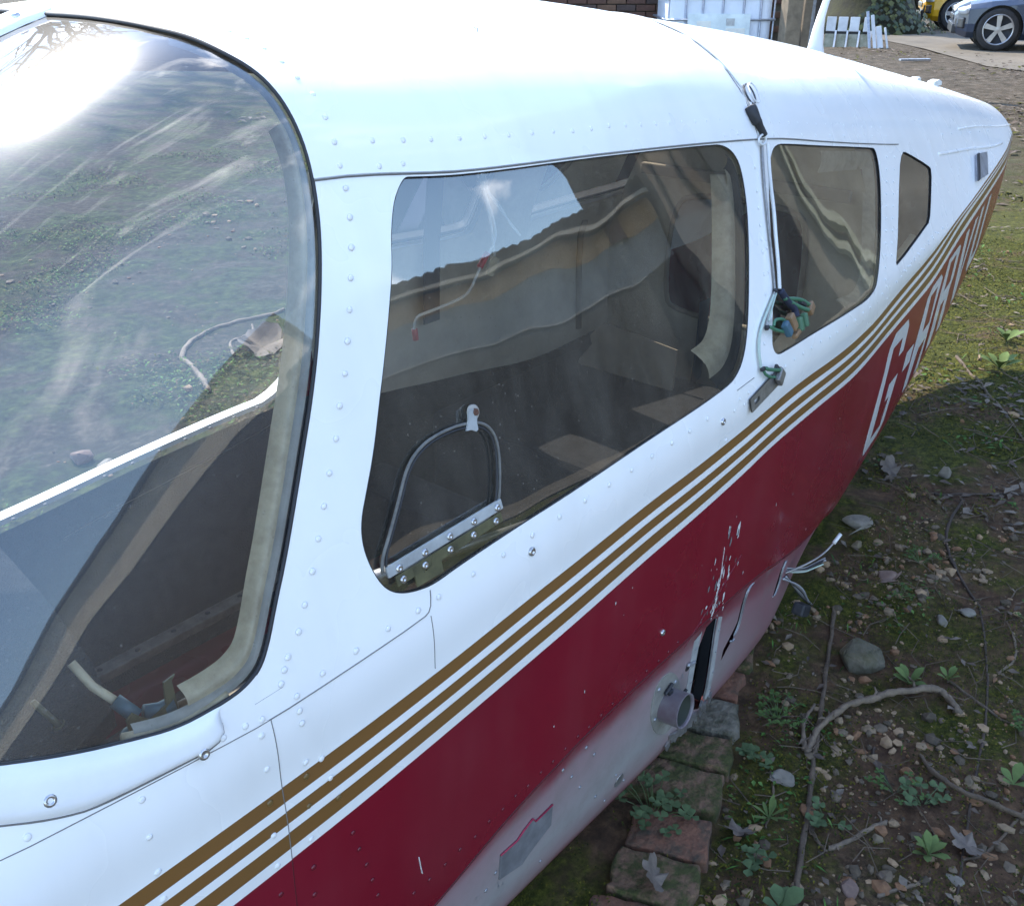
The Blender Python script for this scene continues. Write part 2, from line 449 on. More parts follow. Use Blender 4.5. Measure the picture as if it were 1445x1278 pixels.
# feature outlines on that surface, as (x, s)
RIV=[(0.648,0.263),(0.65,0.293),(0.652,0.339),(0.66,0.383),(0.667,0.431),(0.677,0.473),(0.684,0.516),(0.692,0.561),(0.698,0.614),(0.703,0.674),(0.706,0.734),(0.712,0.791),(0.712,0.858),(0.71,0.923),(0.707,0.979),(0.707,1.03),(0.702,1.094),(0.693,1.156),(0.681,1.216),(0.668,1.276),(0.654,1.334),(0.639,1.392),(0.621,1.447),(0.605,1.504),(0.585,1.562),(0.567,1.62),(0.549,1.679),(0.531,1.741),(0.511,1.807),(0.495,1.865),(0.475,1.916),(0.467,1.947),(0.459,1.986),(0.508,2.07),(0.472,2.11),(0.471,2.234),(0.471,2.36),(0.428,2.116),(0.409,2.089),(0.384,2.074),(0.423,2.23),(0.422,2.61),(0.47,2.876),(0.49,2.97),(0.498,3.31),(0.506,3.69),(0.42,3.05),(0.418,3.534),(0.418,3.937),(0.418,4.152),(0.468,3.05),(0.466,3.49),(0.464,3.93),(0.464,4.15),(0.462,4.301),(0.294,2.13),(0.291,2.463),(0.292,2.93),(0.291,3.283),(0.198,1.967),(0.555,2.061),(0.603,2.05),(0.65,2.059),(0.764,0.921),(0.811,0.918),(0.856,0.915),(0.905,0.913),(0.951,0.913),(0.997,0.914),(1.045,0.913),(1.091,0.914),(1.134,0.918),(1.179,0.915),(1.225,0.91),(1.27,0.911),(1.313,0.912),(1.358,0.912),(1.403,0.912),(1.447,0.909),(1.492,0.911),(1.534,0.907),(1.584,0.905),(1.625,0.903),(0.762,0.985),(0.799,0.979),(1.583,0.978),(1.64,0.973),(1.197,2.15),(1.14,2.15),(1.085,2.141),(1.028,2.126),(0.971,2.11),(0.914,2.094),(0.857,2.09),(0.8,2.085),(0.744,2.066),(0.684,2.06),(1.251,2.149),(1.309,2.147),(1.425,2.181),(1.458,2.174),(1.378,2.81),(1.617,2.161),(1.662,2.148),(1.706,2.15),(1.751,2.154),(1.803,2.158),(1.857,2.205),(1.902,2.215),(1.97,2.247),(2.033,2.28),(2.093,2.27),(2.151,2.298),(2.26,2.256),(2.302,2.185),(2.315,2.59),(1.681,1.129),(1.665,1.23),(1.642,1.367),(1.626,1.474),(1.61,1.562),(1.653,1.299),(1.633,1.426),(1.648,1.464),(1.63,1.561),(1.597,1.644),(1.548,1.861),(1.559,2.148),(1.476,2.298),(1.44,2.319),(1.402,2.307),(1.807,0.917),(1.855,0.917),(1.907,0.914),(1.962,0.91),(2.021,0.904),(2.081,0.899),(2.147,0.894),(2.215,0.889),(2.286,0.883),(2.361,0.877),(2.438,0.872),(2.518,0.867),(2.601,0.863),(2.686,0.859),(1.805,0.982),(1.88,0.981),(1.964,0.976),(2.055,0.969),(2.153,0.962),(2.26,0.955),(2.375,0.947),(2.496,0.941),(2.624,0.935),(2.577,1.117),(2.545,1.215),(2.514,1.305),(2.483,1.391),(2.453,1.474),(2.425,1.556),(2.397,1.637),(2.37,1.72),(2.344,1.806),(2.32,1.9),(2.298,2.019),(2.65,1.122),(2.615,1.223),(2.581,1.317),(2.547,1.406),(2.514,1.492),(2.482,1.576),(2.451,1.661),(2.422,1.747),(2.394,1.839),(2.479,2.19),(2.516,2.158),(2.554,2.126),(2.594,2.093),(2.634,2.06),(2.676,2.027),(2.718,1.997),(2.761,1.981),(2.805,1.966),(2.849,1.952),(2.398,2.308),(2.444,2.276),(2.492,2.241),(2.542,2.205),(2.593,2.167),(2.646,2.128),(2.7,2.091),(2.756,2.057),(2.813,2.027),(2.872,2.0),(2.931,1.985),(3.244,0.919),(3.364,0.931),(3.491,0.951),(3.625,0.977),(3.764,1.011),(3.908,1.067)]
RIVRED=[(0.621,4.79),(0.651,4.802),(0.682,4.809),(0.712,4.81),(0.744,4.834),(0.774,4.83),(0.805,4.85),(0.834,4.85),(0.864,4.873),(0.895,4.87),(0.925,4.876),(0.956,4.87),(0.989,4.87),(1.02,4.883),(1.055,4.888),(1.088,4.887),(1.125,4.89),(1.16,4.89),(1.194,4.89),(1.234,4.899),(1.268,4.898),(1.301,4.89),(0.592,4.79),(0.523,4.137),(0.531,4.262),(0.541,4.38),(0.549,4.489),(0.557,4.598)]
RIVPALE=[(0.958,5.041),(1.022,5.048),(0.987,5.17),(1.051,5.173),(1.11,5.67),(1.135,5.519),(1.169,5.65),(1.016,5.317),(1.072,5.526),(0.779,5.37),(0.8,5.31),(0.922,5.621)]
SCREW=[(0.359,2.075),(0.223,1.891),(0.851,2.25),(1.36,2.35),(1.231,4.692)]
CHIP=[(1.448,4.347),(1.491,4.401),(1.493,4.45),(1.461,4.447),(1.404,4.502),(1.409,4.615),(1.428,4.69),(1.435,4.797),(1.455,4.65),(1.472,4.572),(1.476,4.643),(1.481,4.702),(1.397,4.669),(1.402,4.804),(1.385,4.809),(1.412,4.865),(1.477,4.846),(1.456,4.86),(1.39,4.888),(1.433,4.858)]
STORM=[(0.618,1.85),(0.618,1.814),(0.634,1.765),(0.66,1.696),(0.685,1.628),(0.712,1.591),(0.74,1.587),(0.779,1.59),(0.811,1.601),(0.828,1.629),(0.834,1.673),(0.826,1.743),(0.813,1.83),(0.801,1.857)]
HINGE_A=[(0.625,1.84),(0.807,1.846)]
HINGE_B=[(0.625,1.884),(0.803,1.898)]
HSCREW=[(0.634,1.85),(0.675,1.849),(0.717,1.846),(0.759,1.846),(0.802,1.849),(0.63,1.898),(0.672,1.896),(0.714,1.896),(0.755,1.897),(0.796,1.899)]
LATCH=[(0.785,1.595),(0.795,1.574),(0.808,1.573)]
TAB=[(0.671,1.901),(0.648,1.94)]
CABLE_TOP=[(1.624,0.61),(1.698,0.632),(1.732,0.642),(1.741,0.699),(1.75,0.738)]
CABLE_LOOP=[(1.75,0.738),(1.735,0.792),(1.741,0.843),(1.766,0.827),(1.78,0.766),(1.775,0.719),(1.745,0.754)]
TAPE=[(1.724,0.858),(1.729,0.913),(1.739,0.987)]
RING=[(1.739,0.987),(1.751,1.008),(1.734,1.037),(1.712,1.03),(1.712,1.006),(1.732,0.987)]
CAB1=[(1.728,1.034),(1.701,1.171),(1.672,1.355),(1.651,1.513),(1.631,1.647)]
CAB2=[(1.737,1.035),(1.73,1.2),(1.734,1.322),(1.726,1.374),(1.692,1.431),(1.663,1.53),(1.637,1.643)]
CAB3=[(1.625,1.651),(1.581,1.719),(1.558,1.774)]
CAB4=[(1.62,1.661),(1.542,1.764),(1.512,1.857),(1.508,1.982)]
CAB5=[(1.633,1.654),(1.652,1.717),(1.676,1.759),(1.674,1.802)]
CAB6=[(1.637,1.693),(1.704,1.727),(1.742,1.781)]
CONN=[(1.747,1.797),(1.602,1.802),(1.643,1.821),(1.663,1.859),(1.548,2.17)]
BRKT=[(1.575,2.242),(1.538,2.261),(1.47,2.403)]
FW=[(0.809,1.0),(0.88,0.995),(0.957,0.995),(1.19,1.002),(1.518,1.008),(1.566,1.014),(1.605,1.047),(1.624,1.118),(1.613,1.264),(1.583,1.414),(1.544,1.573),(1.496,1.768),(1.462,1.876),(1.428,1.939),(1.391,1.969),(1.23,1.983),(0.958,1.98),(0.811,1.969),(0.728,1.967),(0.682,1.974),(0.657,1.96),(0.636,1.94),(0.62,1.911),(0.609,1.871),(0.601,1.801),(0.6,1.741),(0.607,1.69),(0.624,1.637),(0.647,1.567),(0.673,1.474),(0.696,1.395),(0.72,1.306),(0.742,1.217),(0.753,1.146),(0.769,1.074),(0.785,1.033),(0.797,1.01)]
RW=[(1.802,1.025),(1.888,1.013),(2.463,1.002),(2.5,1.049),(2.485,1.223),(2.407,1.49),(2.261,1.887),(2.197,2.044),(2.122,2.083),(2.046,2.05),(1.825,1.983),(1.627,1.979),(1.594,1.973),(1.58,1.931),(1.581,1.866),(1.628,1.655),(1.665,1.5),(1.698,1.328),(1.733,1.18),(1.763,1.096)]
QW=[(2.74,1.08),(2.786,1.085),(2.965,1.246),(2.994,1.31),(2.901,1.565),(2.82,1.78),(2.77,1.8),(2.421,1.982),(2.417,1.925),(2.664,1.234)]
WS=[(0.607,0.206),(0.61,0.31),(0.619,0.429),(0.634,0.52),(0.645,0.609),(0.662,0.701),(0.669,0.784),(0.671,0.867),(0.67,0.961),(0.665,1.047),(0.657,1.12),(0.641,1.211),(0.618,1.311),(0.591,1.407),(0.561,1.499),(0.529,1.602),(0.501,1.696),(0.48,1.764),(0.457,1.854),(0.443,1.898),(0.428,1.92),(0.41,1.932),(0.378,1.932),(0.344,1.921),(0.305,1.879),(0.253,1.817),(0.201,1.738)]
FAIR=[(0.376,1.948),(0.377,1.993),(0.375,2.059),(0.369,2.103),(0.312,2.05),(0.271,2.03),(0.245,2.0),(0.213,1.947),(0.184,1.883)]
LAPA=[(0.173,1.989),(0.271,2.03),(0.37,2.117),(0.438,2.16),(0.529,2.162),(0.658,2.146),(0.665,2.119),(0.674,1.972)]
VJ=[(0.438,2.16),(0.436,2.478),(0.436,2.87),(0.43,4.005),(0.429,4.259)]
JOINT=[(1.722,0.997),(1.732,0.84),(1.762,0.71),(1.732,0.599),(1.732,0.437),(1.792,0.21)]
LAPB=[(1.419,2.048),(1.486,2.033)]
PATCH=[(0.809,5.39),(0.809,5.21),(0.848,5.23),(0.862,5.208),(0.885,5.186),(0.894,5.23),(0.937,5.23),(0.938,5.376),(0.885,5.43),(0.866,5.462)]
TEAR1=[(1.636,4.916),(1.6,4.953),(1.592,5.064),(1.589,5.232),(1.56,5.289),(1.53,5.327)]
TEAR2=[(1.831,4.97),(1.814,5.07),(1.812,5.166),(1.801,5.25)]
SLOT=[(1.402,4.971),(1.471,4.987),(1.477,5.71),(1.389,5.48)]
FLANGE=[(1.24,5.171),(1.35,5.257),(1.312,5.484),(1.229,5.489)]
VENT=[(3.571,1.427),(3.683,1.522),(3.565,1.915),(3.451,1.801)]
SW1=[(3.11,1.162),(3.353,1.203),(3.642,1.325),(4.034,1.689)]
SW2=[(3.452,0.884),(3.903,0.878),(4.348,1.148)]

def S3(x, s, off=0.0, side=1):
    """point and outward normal on the surface; side +1 port, -1 starboard"""
    x = np.atleast_1d(np.asarray(x, float)); s = np.atleast_1d(np.asarray(s, float))
    p = surf(x, s)
    e = 1e-3
    dx = surf(x + e, s) - surf(x - e, s)
    s1 = np.clip(s + 4e-3, 0, 7); s0 = np.clip(s - 4e-3, 0, 7)
    ds = surf(x, s1) - surf(x, s0)
    n = np.cross(ds, dx)
    n /= np.maximum(np.linalg.norm(n, axis=1), 1e-12)[:, None]
    # outward: away from the axis (0, .6)
    c = np.stack([np.zeros(len(p)), p[:, 1], p[:, 2] - .62], 1)
    n *= np.where((n * c).sum(1) < 0, -1, 1)[:, None]
    q = p + n * off
    if side < 0:
        q = q * [1, -1, 1]; n = n * [1, -1, 1]
    return q, n

def sp(x, s, off=0.0, side=1):
    q, n = S3([x], [s], off, side)
    return Vector(q[0]), Vector(n[0])

def path3(pts, off=0.0, side=1, it=2, closed=False, dense=0):
    P = chaikin(pts, it, closed) if it else pts
    P = np.array(P)
    q, n = S3(P[:, 0], P[:, 1], off, side)
    return [Vector(v) for v in q], [Vector(v) for v in n]

def clampS(P, lo=1.012):
    return [(x, max(s, lo)) for x, s in P]

FWo = chaikin(clampS(FW), 2); RWo = chaikin(clampS(RW, 1.03), 2); QWo = chaikin(QW, 1)
_ws_low = [(.12, 1.60), (.03, 1.36), (-.07, 1.08), (-.15, .74), (-.21, .36), (-.235, 0.0)]
WS_port = chaikin([(.602, 0.0)] + WS + _ws_low, 2, closed=False)
WS_poly = WS_port + [(-.235, -.05), (.602, -.05)]
st_top = [(-1.3, 3), (.25, 2.99), (1.0, 2.965), (1.23, 2.94), (1.37, 2.91), (1.51, 2.87), (1.69, 2.77), (1.91, 2.90), (2.12, 2.95), (2.25, 2.99), (2.54, 2.78), (2.75, 2.72), (3.24, 2.2), (3.88, 2.1), (4.4, 2.3), (4.8, 2.5)]
st_bot = [(-1.3, 4), (.36, 3.99), (1.0, 3.97), (1.24, 3.95), (1.47, 3.90), (1.57, 3.83), (1.69, 3.83), (1.90, 3.88), (2.16, 3.98), (2.4, 3.95), (2.83, 3.87), (2.96, 3.81), (3.26, 3.66), (3.78, 3.55), (4.4, 3.6), (4.8, 3.7)]
_xx = np.linspace(-1.2, 4.30, 160)
def _sm(P):
    P = np.array(chaikin(P, 3, False)); return np.interp(_xx, P[:, 0], P[:, 1])
_tt, _tb = _sm(st_top), _sm(st_bot)
FR = [0, .205, .35, .545, .68, .878, 1.0]
ST_L = [_tt + (_tb - _tt) * f for f in FR]
def stripe_s(k, x): return np.interp(x, _xx, ST_L[k])
SEAM_S = lambda x: np.interp(x, [-1.2, .6, .8, 1.0, 1.3, 1.7, 1.95, 2.06], [5.1, 5.1, 5.0, 4.95, 4.97, 4.91, 5.0, 5.05])

# registration on the side, letter polygons in (u, v): u along x, v from the top of the letter to its foot
def LT(x0, w, s0, s1, polys):
    return [[(x0 + w * u + .06 * (1 - v) * 0.5, s0 + (s1 - s0) * v) for u, v in P] for P in polys]
G_ = [[(.18,0),(.85,0),(1,.09),(1,.30),(.74,.30),(.74,.15),(.26,.15),(.26,.85),(.74,.85),(.74,.60),(.54,.60),(.54,.47),(1,.47),(1,.90),(.85,1),(.16,1),(0,.90),(0,.10)]]
H_ = [[(0,.40),(1,.40),(1,.56),(0,.56)]]
A_ = [[(.2,0),(.8,0),(1,.10),(1,1),(.72,1),(.72,.62),(.28,.62),(.28,1),(0,1),(0,.10)]]
A_h = [[(.28,.14),(.72,.14),(.72,.48),(.28,.48)]]
R_ = [[(0,0),(.82,0),(1,.10),(1,.46),(.86,.55),(1,1),(.70,1),(.58,.60),(.28,.60),(.28,1),(0,1)]]
R_h = [[(.28,.14),(.72,.14),(.72,.46),(.28,.46)]]
V_ = [[(0,0),(.28,0),(.5,.74),(.72,0),(1,0),(.64,1),(.36,1)]]
U_ = [[(0,0),(.28,0),(.28,.85),(.72,.85),(.72,0),(1,0),(1,.90),(.82,1),(.18,1),(0,.90)]]
LETTERS = [(LT(2.435,.20,4.06,5.12,G_), []), (LT(2.70,.085,4.06,5.05,H_), []), (LT(2.835,.18,3.98,4.98,A_), LT(2.835,.18,3.98,4.98,A_h)),
           (LT(3.06,.18,3.90,4.86,R_), LT(3.06,.18,3.90,4.86,R_h)), (LT(3.29,.19,3.84,4.80,V_), []), (LT(3.53,.19,3.78,4.74,U_), [])]
TEARS = [[(1.636,4.93),(1.612,4.955),(1.604,5.06),(1.600,5.22),(1.580,5.30),(1.528,5.42),(1.532,5.34),(1.566,5.26),(1.586,5.20),(1.592,5.06),(1.604,4.95)],
         [(1.836,4.99),(1.822,5.08),(1.822,5.17),(1.806,5.27),(1.792,5.26),(1.800,5.16),(1.808,5.06),(1.824,4.98)]]
SLOT_ = chaikin([(1.408,5.00),(1.470,4.965),(1.474,5.10),(1.480,5.66),(1.474,5.74),(1.398,5.58),(1.394,5.48)], 1)
HOLES = [FWo, RWo, QWo] + TEARS + [SLOT_]
SX = 0.22      # metres of skin per unit s, for an even triangulation

def cdt(xs, ss, loops, lines):
    V = []; E = []
    for x in xs:
        for s in ss: V.append((x, s * SX))
    nx, ns = len(xs), len(ss)
    for i in range(nx - 1): E.append((i * ns, (i + 1) * ns)); E.append((i * ns + ns - 1, (i + 1) * ns + ns - 1))
    for j in range(ns - 1): E.append((j, j + 1)); E.append(((nx - 1) * ns + j, (nx - 1) * ns + j + 1))
    for P in loops:
        b = len(V); n = len(P)
        V.extend([(p[0], p[1] * SX) for p in P]); E.extend([(b + i, b + (i + 1) % n) for i in range(n)])
    for P in lines:
        b = len(V); n = len(P)
        V.extend([(p[0], p[1] * SX) for p in P]); E.extend([(b + i, b + i + 1) for i in range(n - 1)])
    r = delaunay_2d_cdt([Vector(v) for v in V], E, [], 0, 1e-5)
    Q = np.array([v[:] for v in r[0]]); F = np.array([f[:] for f in r[2]])
    Q[:, 1] /= SX
    return Q, F

def sub_surface(name, Q, F, sel, mats, parent, off=0.0, side=1, mi=None):
    """one object out of the faces picked by sel"""
    f = F[sel]
    if len(f) == 0: return None
    used, inv = np.unique(f, return_inverse=True)
    f = inv.reshape(f.shape)
    q = Q[used]
    P, N = S3(q[:, 0], q[:, 1], off, side)
    # orient outward
    a = P[f[:, 1]] - P[f[:, 0]]; b = P[f[:, 2]] - P[f[:, 0]]
    flip = (np.cross(a, b) * N[f[:, 0]]).sum(1) < 0
    f[flip] = f[flip][:, ::-1]
    return mesh(name, P, f, mats, parent, True, None if mi is None else mi[sel], N, uv=q)

FUS = wroot('light_aircraft_fuselage', (1.5, 0, 0), 'white, gold and maroon light aircraft fuselage without wings, resting on the bricks', 'aircraft')

# ---- port skin
xs = np.concatenate([np.arange(-1.2, -.1, .10), np.arange(-.1, 2.7, .035), np.linspace(2.7, 4.30, 28)])
ss = np.concatenate([np.arange(0, 6.6, .10), np.arange(6.6, 7.01, .2)])
lines = [[(x, s) for x, s in zip(_xx, ST_L[k])] for k in range(7)]
lines.append(WS_port)
roofj = [(1.725, 1.0), (1.735, .8), (1.745, .6), (1.75, .4), (1.755, .2), (1.757, 0.0)]
lines.append(roofj)
lines.append([(x, 1.0) for x in np.linspace(.668, 2.72, 60)])
lines.append([(2.72, 1.0), (2.725, .7), (2.73, .3), (2.73, 0)])
lines.append([(x, float(SEAM_S(x))) for x in np.linspace(-1.2, 2.06, 80)])
lines.append([(2.06, float(SEAM_S(2.06))), (2.06, 7.0)])
lines.append([(.437, s) for s in np.linspace(2.16, 5.08, 40)])
lap = [(.0, 1.87), (.173, 1.989), (.271, 2.05), (.37, 2.117), (.437, 2.16), (.529, 2.162), (.655, 2.15), (.668, 2.12), (.674, 1.985)]
loops = list(HOLES)
for outs, ins in LETTERS: loops += outs + ins
Q, F = cdt(xs, ss, loops, lines)
cx = Q[F, 0].mean(1); cs = Q[F, 1].mean(1)
keep = np.ones(len(F), bool)
for P in HOLES: keep &= ~inpoly(P, cx, cs)
ws_in = inpoly(WS_poly, cx, cs); keep &= ~ws_in
lid = np.full(len(F), -1)
for k, (outs, ins) in enumerate(LETTERS):
    for P in outs: lid[inpoly(P, cx, cs)] = k
    for P in ins: lid[inpoly(P, cx, cs)] = -1
gold = np.zeros(len(F), int)
for k in range(3):
    gold[(cs > stripe_s(2 * k, cx)) & (cs < stripe_s(2 * k + 1, cx))] = k + 1
redm = cs > stripe_s(6, cx)
seam = SEAM_S(cx)
jx = np.interp(cs, [0, .2, .4, .6, .8, 1.0], [1.757, 1.755, 1.75, 1.745, 1.735, 1.725])
belly = (cs > seam) & (cx < 2.06)
roof1 = (cs < 1.0) & (cx > .3) & (cx < jx) & ~belly
roof2 = (cs < 1.0) & (cx >= jx) & (cx < 2.725)
nose = (cx < .437) & ~roof1 & ~belly
rest = keep & (lid < 0) & (gold == 0) & ~roof1 & ~roof2 & ~belly
# pale belly paint: airbrushed edge between maroon and primer grey
def belly_mat():
    m, nt, b, out = new_mat('overspray_belly')
    N = nt.nodes.new; L = nt.links.new
    uv = N('ShaderNodeUVMap'); uv.uv_map = 'surf'
    sx = N('ShaderNodeSeparateXYZ'); L(uv.outputs['UV'], sx.inputs[0])
    co = N('ShaderNodeTexCoord')
    no = N('ShaderNodeTexNoise'); no.inputs['Scale'].default_value = 7; no.inputs['Detail'].default_value = 6
    L(co.outputs['Object'], no.inputs['Vector'])
    ad = N('ShaderNodeMath'); ad.operation = 'MULTIPLY_ADD'; ad.inputs[1].default_value = .16; ad.inputs[2].default_value = -.08
    L(no.outputs['Fac'], ad.inputs[0])
    su = N('ShaderNodeMath'); su.operation = 'ADD'; L(sx.outputs['Y'], su.inputs[0]); L(ad.outputs[0], su.inputs[1])
    rp = N('ShaderNodeValToRGB'); e = rp.color_ramp.elements
    mr = N('ShaderNodeMapRange'); mr.inputs['From Min'].default_value = 4.8; mr.inputs['From Max'].default_value = 6.2
    L(su.outputs[0], mr.inputs['Value']); L(mr.outputs[0], rp.inputs['Fac'])
    e[0].position = .10; e[0].color = (.125, .006, .018, 1)
    e[1].position = 1.0; e[1].color = (.10, .012, .02, 1)
    for p, c in ((.155, (.19, .050, .062, 1)), (.225, (.27, .185, .195, 1)), (.50, (.27, .262, .255, 1)), (.66, (.25, .175, .18, 1)), (.76, (.15, .045, .055, 1))):
        q = e.new(p); q.color = c
    # aft of the spar slot the primer turns mauve
    r2 = N('ShaderNodeMapRange'); r2.inputs['From Min'].default_value = 1.40; r2.inputs['From Max'].default_value = 1.75; r2.inputs['To Max'].default_value = .75
    L(sx.outputs['X'], r2.inputs['Value'])
    mx = N('ShaderNodeMix'); mx.data_type = 'RGBA'; mx.inputs['B'].default_value = (.20, .075, .09, 1)
    L(r2.outputs[0], mx.inputs['Factor']); L(rp.outputs['Color'], mx.inputs['A'])
    n5 = N('ShaderNodeTexNoise'); n5.inputs['Scale'].default_value = 16; n5.inputs['Detail'].default_value = 8; n5.inputs['Roughness'].default_value = .72
    L(co.outputs['Object'], n5.inputs['Vector'])
    r5 = N('ShaderNodeMapRange'); r5.inputs['From Min'].default_value = .46; r5.inputs['From Max'].default_value = .72; r5.inputs['To Max'].default_value = .55
    L(n5.outputs['Fac'], r5.inputs['Value'])
    m5 = N('ShaderNodeMix'); m5.data_type = 'RGBA'; m5.inputs['B'].default_value = (.17, .15, .135, 1)
    L(r5.outputs[0], m5.inputs['Factor']); L(mx.outputs['Result'], m5.inputs['A']); L(m5.outputs['Result'], b.inputs['Base Color'])
    b.inputs['Roughness'].default_value = .38
    return m
M['belly'] = belly_mat()
sub_surface('roof_panel', Q, F, keep & roof1, M['white'], FUS, .0015)
sub_surface('roof_panel', Q, F, keep & roof2, M['white'], FUS, .0015)
sub_surface('side_panel', Q, F, rest & ~redm & ~nose & (cx < 2.72), M['white'], FUS)
sub_surface('nose_cowl_panel', Q, F, rest & ~redm & nose, M['white'], FUS, .0006)
sub_surface('tail_cone_panel', Q, F, rest & ~redm & (cx >= 2.72), M['white'], FUS)
sub_surface('side_panel', Q, F, rest & redm & ~nose & (cx < 2.06), M['red'], FUS)
sub_surface('nose_cowl_panel', Q, F, rest & redm & nose, M['red'], FUS, .0006)
sub_surface('tail_cone_panel', Q, F, rest & redm & (cx >= 2.06), M['red'], FUS)
sub_surface('belly_panel', Q, F, keep & belly, M['belly'], FUS)
for k in range(3):
    sub_surface('gold_stripe', Q, F, keep & (gold == k + 1) & (lid < 0), M['gold'], FUS, .0003)
for k in range(6):
    sub_surface('registration_letter' if k != 1 else 'registration_dash', Q, F, keep & (lid == k), M['letter'], FUS, .0004)

tr_ = [surf([4.30], [s_])[0] for s_ in np.linspace(0, 7, 40)]
mesh('tail_end_frame', [tuple(p) for p in tr_] + [(p[0], -p[1], p[2]) for p in tr_[::-1]], [tuple(range(80))], M['dullalu'], FUS)

# ---- starboard skin: door gone, two windows
DOOR = chaikin([(.42,4.55),(1.20,4.50),(1.33,4.28),(1.345,3.7),(1.345,1.2),(1.30,.78),(.80,.74),(.735,.90),(.70,1.12),(.545,1.75),(.49,2.1),(.45,2.6),(.43,3.4)], 2)
SW_A = chaikin([(1.50,1.92),(1.53,1.86),(1.83,1.86),(1.865,1.8),(1.875,1.1),(1.85,1.02),(1.53,1.02),(1.50,1.1)], 2)
SW_B = chaikin([(2.05,1.82),(2.08,1.78),(2.47,1.62),(2.50,1.55),(2.50,1.1),(2.47,1.03),(2.08,1.03),(2.05,1.1)], 2)
xs2 = np.concatenate([np.arange(-1.2, 2.7, .07), np.linspace(2.7, 4.30, 15)])
ss2 = np.arange(0, 7.01, .14); ss2[-1] = 7.0
Q2, F2 = cdt(xs2, ss2, [DOOR, SW_A, SW_B], [WS_port, [(x, s) for x, s in zip(_xx, ST_L[6])], [(x, s) for x, s in zip(_xx, ST_L[0])]])
cx2 = Q2[F2, 0].mean(1); cs2 = Q2[F2, 1].mean(1)
k2 = ~inpoly(WS_poly, cx2, cs2)
for P in (DOOR, SW_A, SW_B): k2 &= ~inpoly(P, cx2, cs2)
red2 = cs2 > stripe_s(6, cx2)
ro2 = (cs2 < 1.0) & (cx2 > .4) & (cx2 < 2.72)
sub_surface('roof_panel', Q2, F2, k2 & ro2, M['white'], FUS, .0015, -1)
sub_surface('side_panel', Q2, F2, k2 & ~ro2 & ~red2, M['white'], FUS, 0, -1)
sub_surface('side_panel', Q2, F2, k2 & red2, M['red'], FUS, 0, -1)

# ---- windshield panes (two halves), side panes
def dense_fill(name, loop, mat_, off, side=1, step=.03, sstep=.1, parent=FUS, grow=0.0, smooth=True):
    P = loop
    if grow:
        c = np.array(P); m_ = c.mean(0); d = c - m_; l = np.hypot(d[:, 0], d[:, 1] * SX)[:, None]; c = m_ + d * (1 + grow / np.maximum(l, .03)); P = [tuple(q) for q in c]
    a = np.array(P)
    x_ = np.arange(a[:, 0].min() - step, a[:, 0].max() + step, step); s_ = np.arange(max(0, a[:, 1].min() - sstep), a[:, 1].max() + sstep, sstep)
    q, f = cdt(x_, s_, [P], [])
    mx_, ms_ = q[f, 0].mean(1), q[f, 1].mean(1)
    return sub_surface(name, q, f, inpoly(P, mx_, ms_), mat_, parent, off, side)
front_pane = dense_fill('side_window_pane', FWo, M['glass'], -.004, grow=.010)
rear_pane = dense_fill('side_window_pane', RWo, M['glass'], -.004, grow=.010)
quarter_pane = dense_fill('side_window_pane', QWo, M['glass'], -.004, grow=.010)
dense_fill('side_window_pane', SW_A, M['glass'], -.004, -1, grow=.01, step=.06)
dense_fill('side_window_pane', SW_B, M['glass'], -.004, -1, grow=.01, step=.06)
for sd in (1, -1):
    sub_surface('windshield_pane', Q, F, ws_in, M['glass_ws'], FUS, -.003, sd)
# dark sealant round the openings
def sealant(loop, name='window_seal', r=.0012, off=-.001, side=1, closed=True, m='rubber', it=0):
    P, N = path3(loop, off, side, it, closed)
    if closed: P = P + [P[0]]
    return MB().tube(P, r, 6).build(name, M[m], FUS, True)
sealant(FWo); sealant(RWo); sealant(QWo)
sealant(WS_port[:-1], closed=False, r=.0022)
sealant(WS_port[:-1], closed=False, r=.0022, side=-1)
# thin grime lines where the sheets lap
def seam_line(pts, r=.0008, m='seam', it=1, off=.0002):
    P, N = path3(pts, off, 1, it)
    return MB().tube(P, r, 5).build('panel_seam', M[m], FUS, True)
seam_line([(x, 1.004) for x in np.linspace(.668, 2.72, 50)], .0013, off=.0008, it=0)
seam_line(roofj, .0007, off=.0008)
seam_line(lap, .0008, it=1)
seam_line([(.437, s) for s in np.linspace(2.16, 3.98, 30)], .0008, it=0)
seam_line([(.437, s) for s in np.linspace(4.0, 5.08, 20)], .0007, 'seam_red', it=0)
seam_line([(x, float(SEAM_S(x)) - .02) for x in np.linspace(-.2, 2.0, 60)], .0014, 'seam_red', it=0)
seam_line([(1.419, 2.048), (1.45, 2.04), (1.486, 2.033)], .0007)
seam_line([(.667, s) for s in np.linspace(2.17, 2.9, 12)], .0005)
# swage ridges on the tail
for P, r in ((SW1, .006), (SW2, .005)):
    q, n = path3(P, -.003, 1, 2)
    MB().tube(q, [r * .3] + [r] * (len(q) - 2) + [r * .3], 8).build('swage_ridge', M['white'], FUS, True)

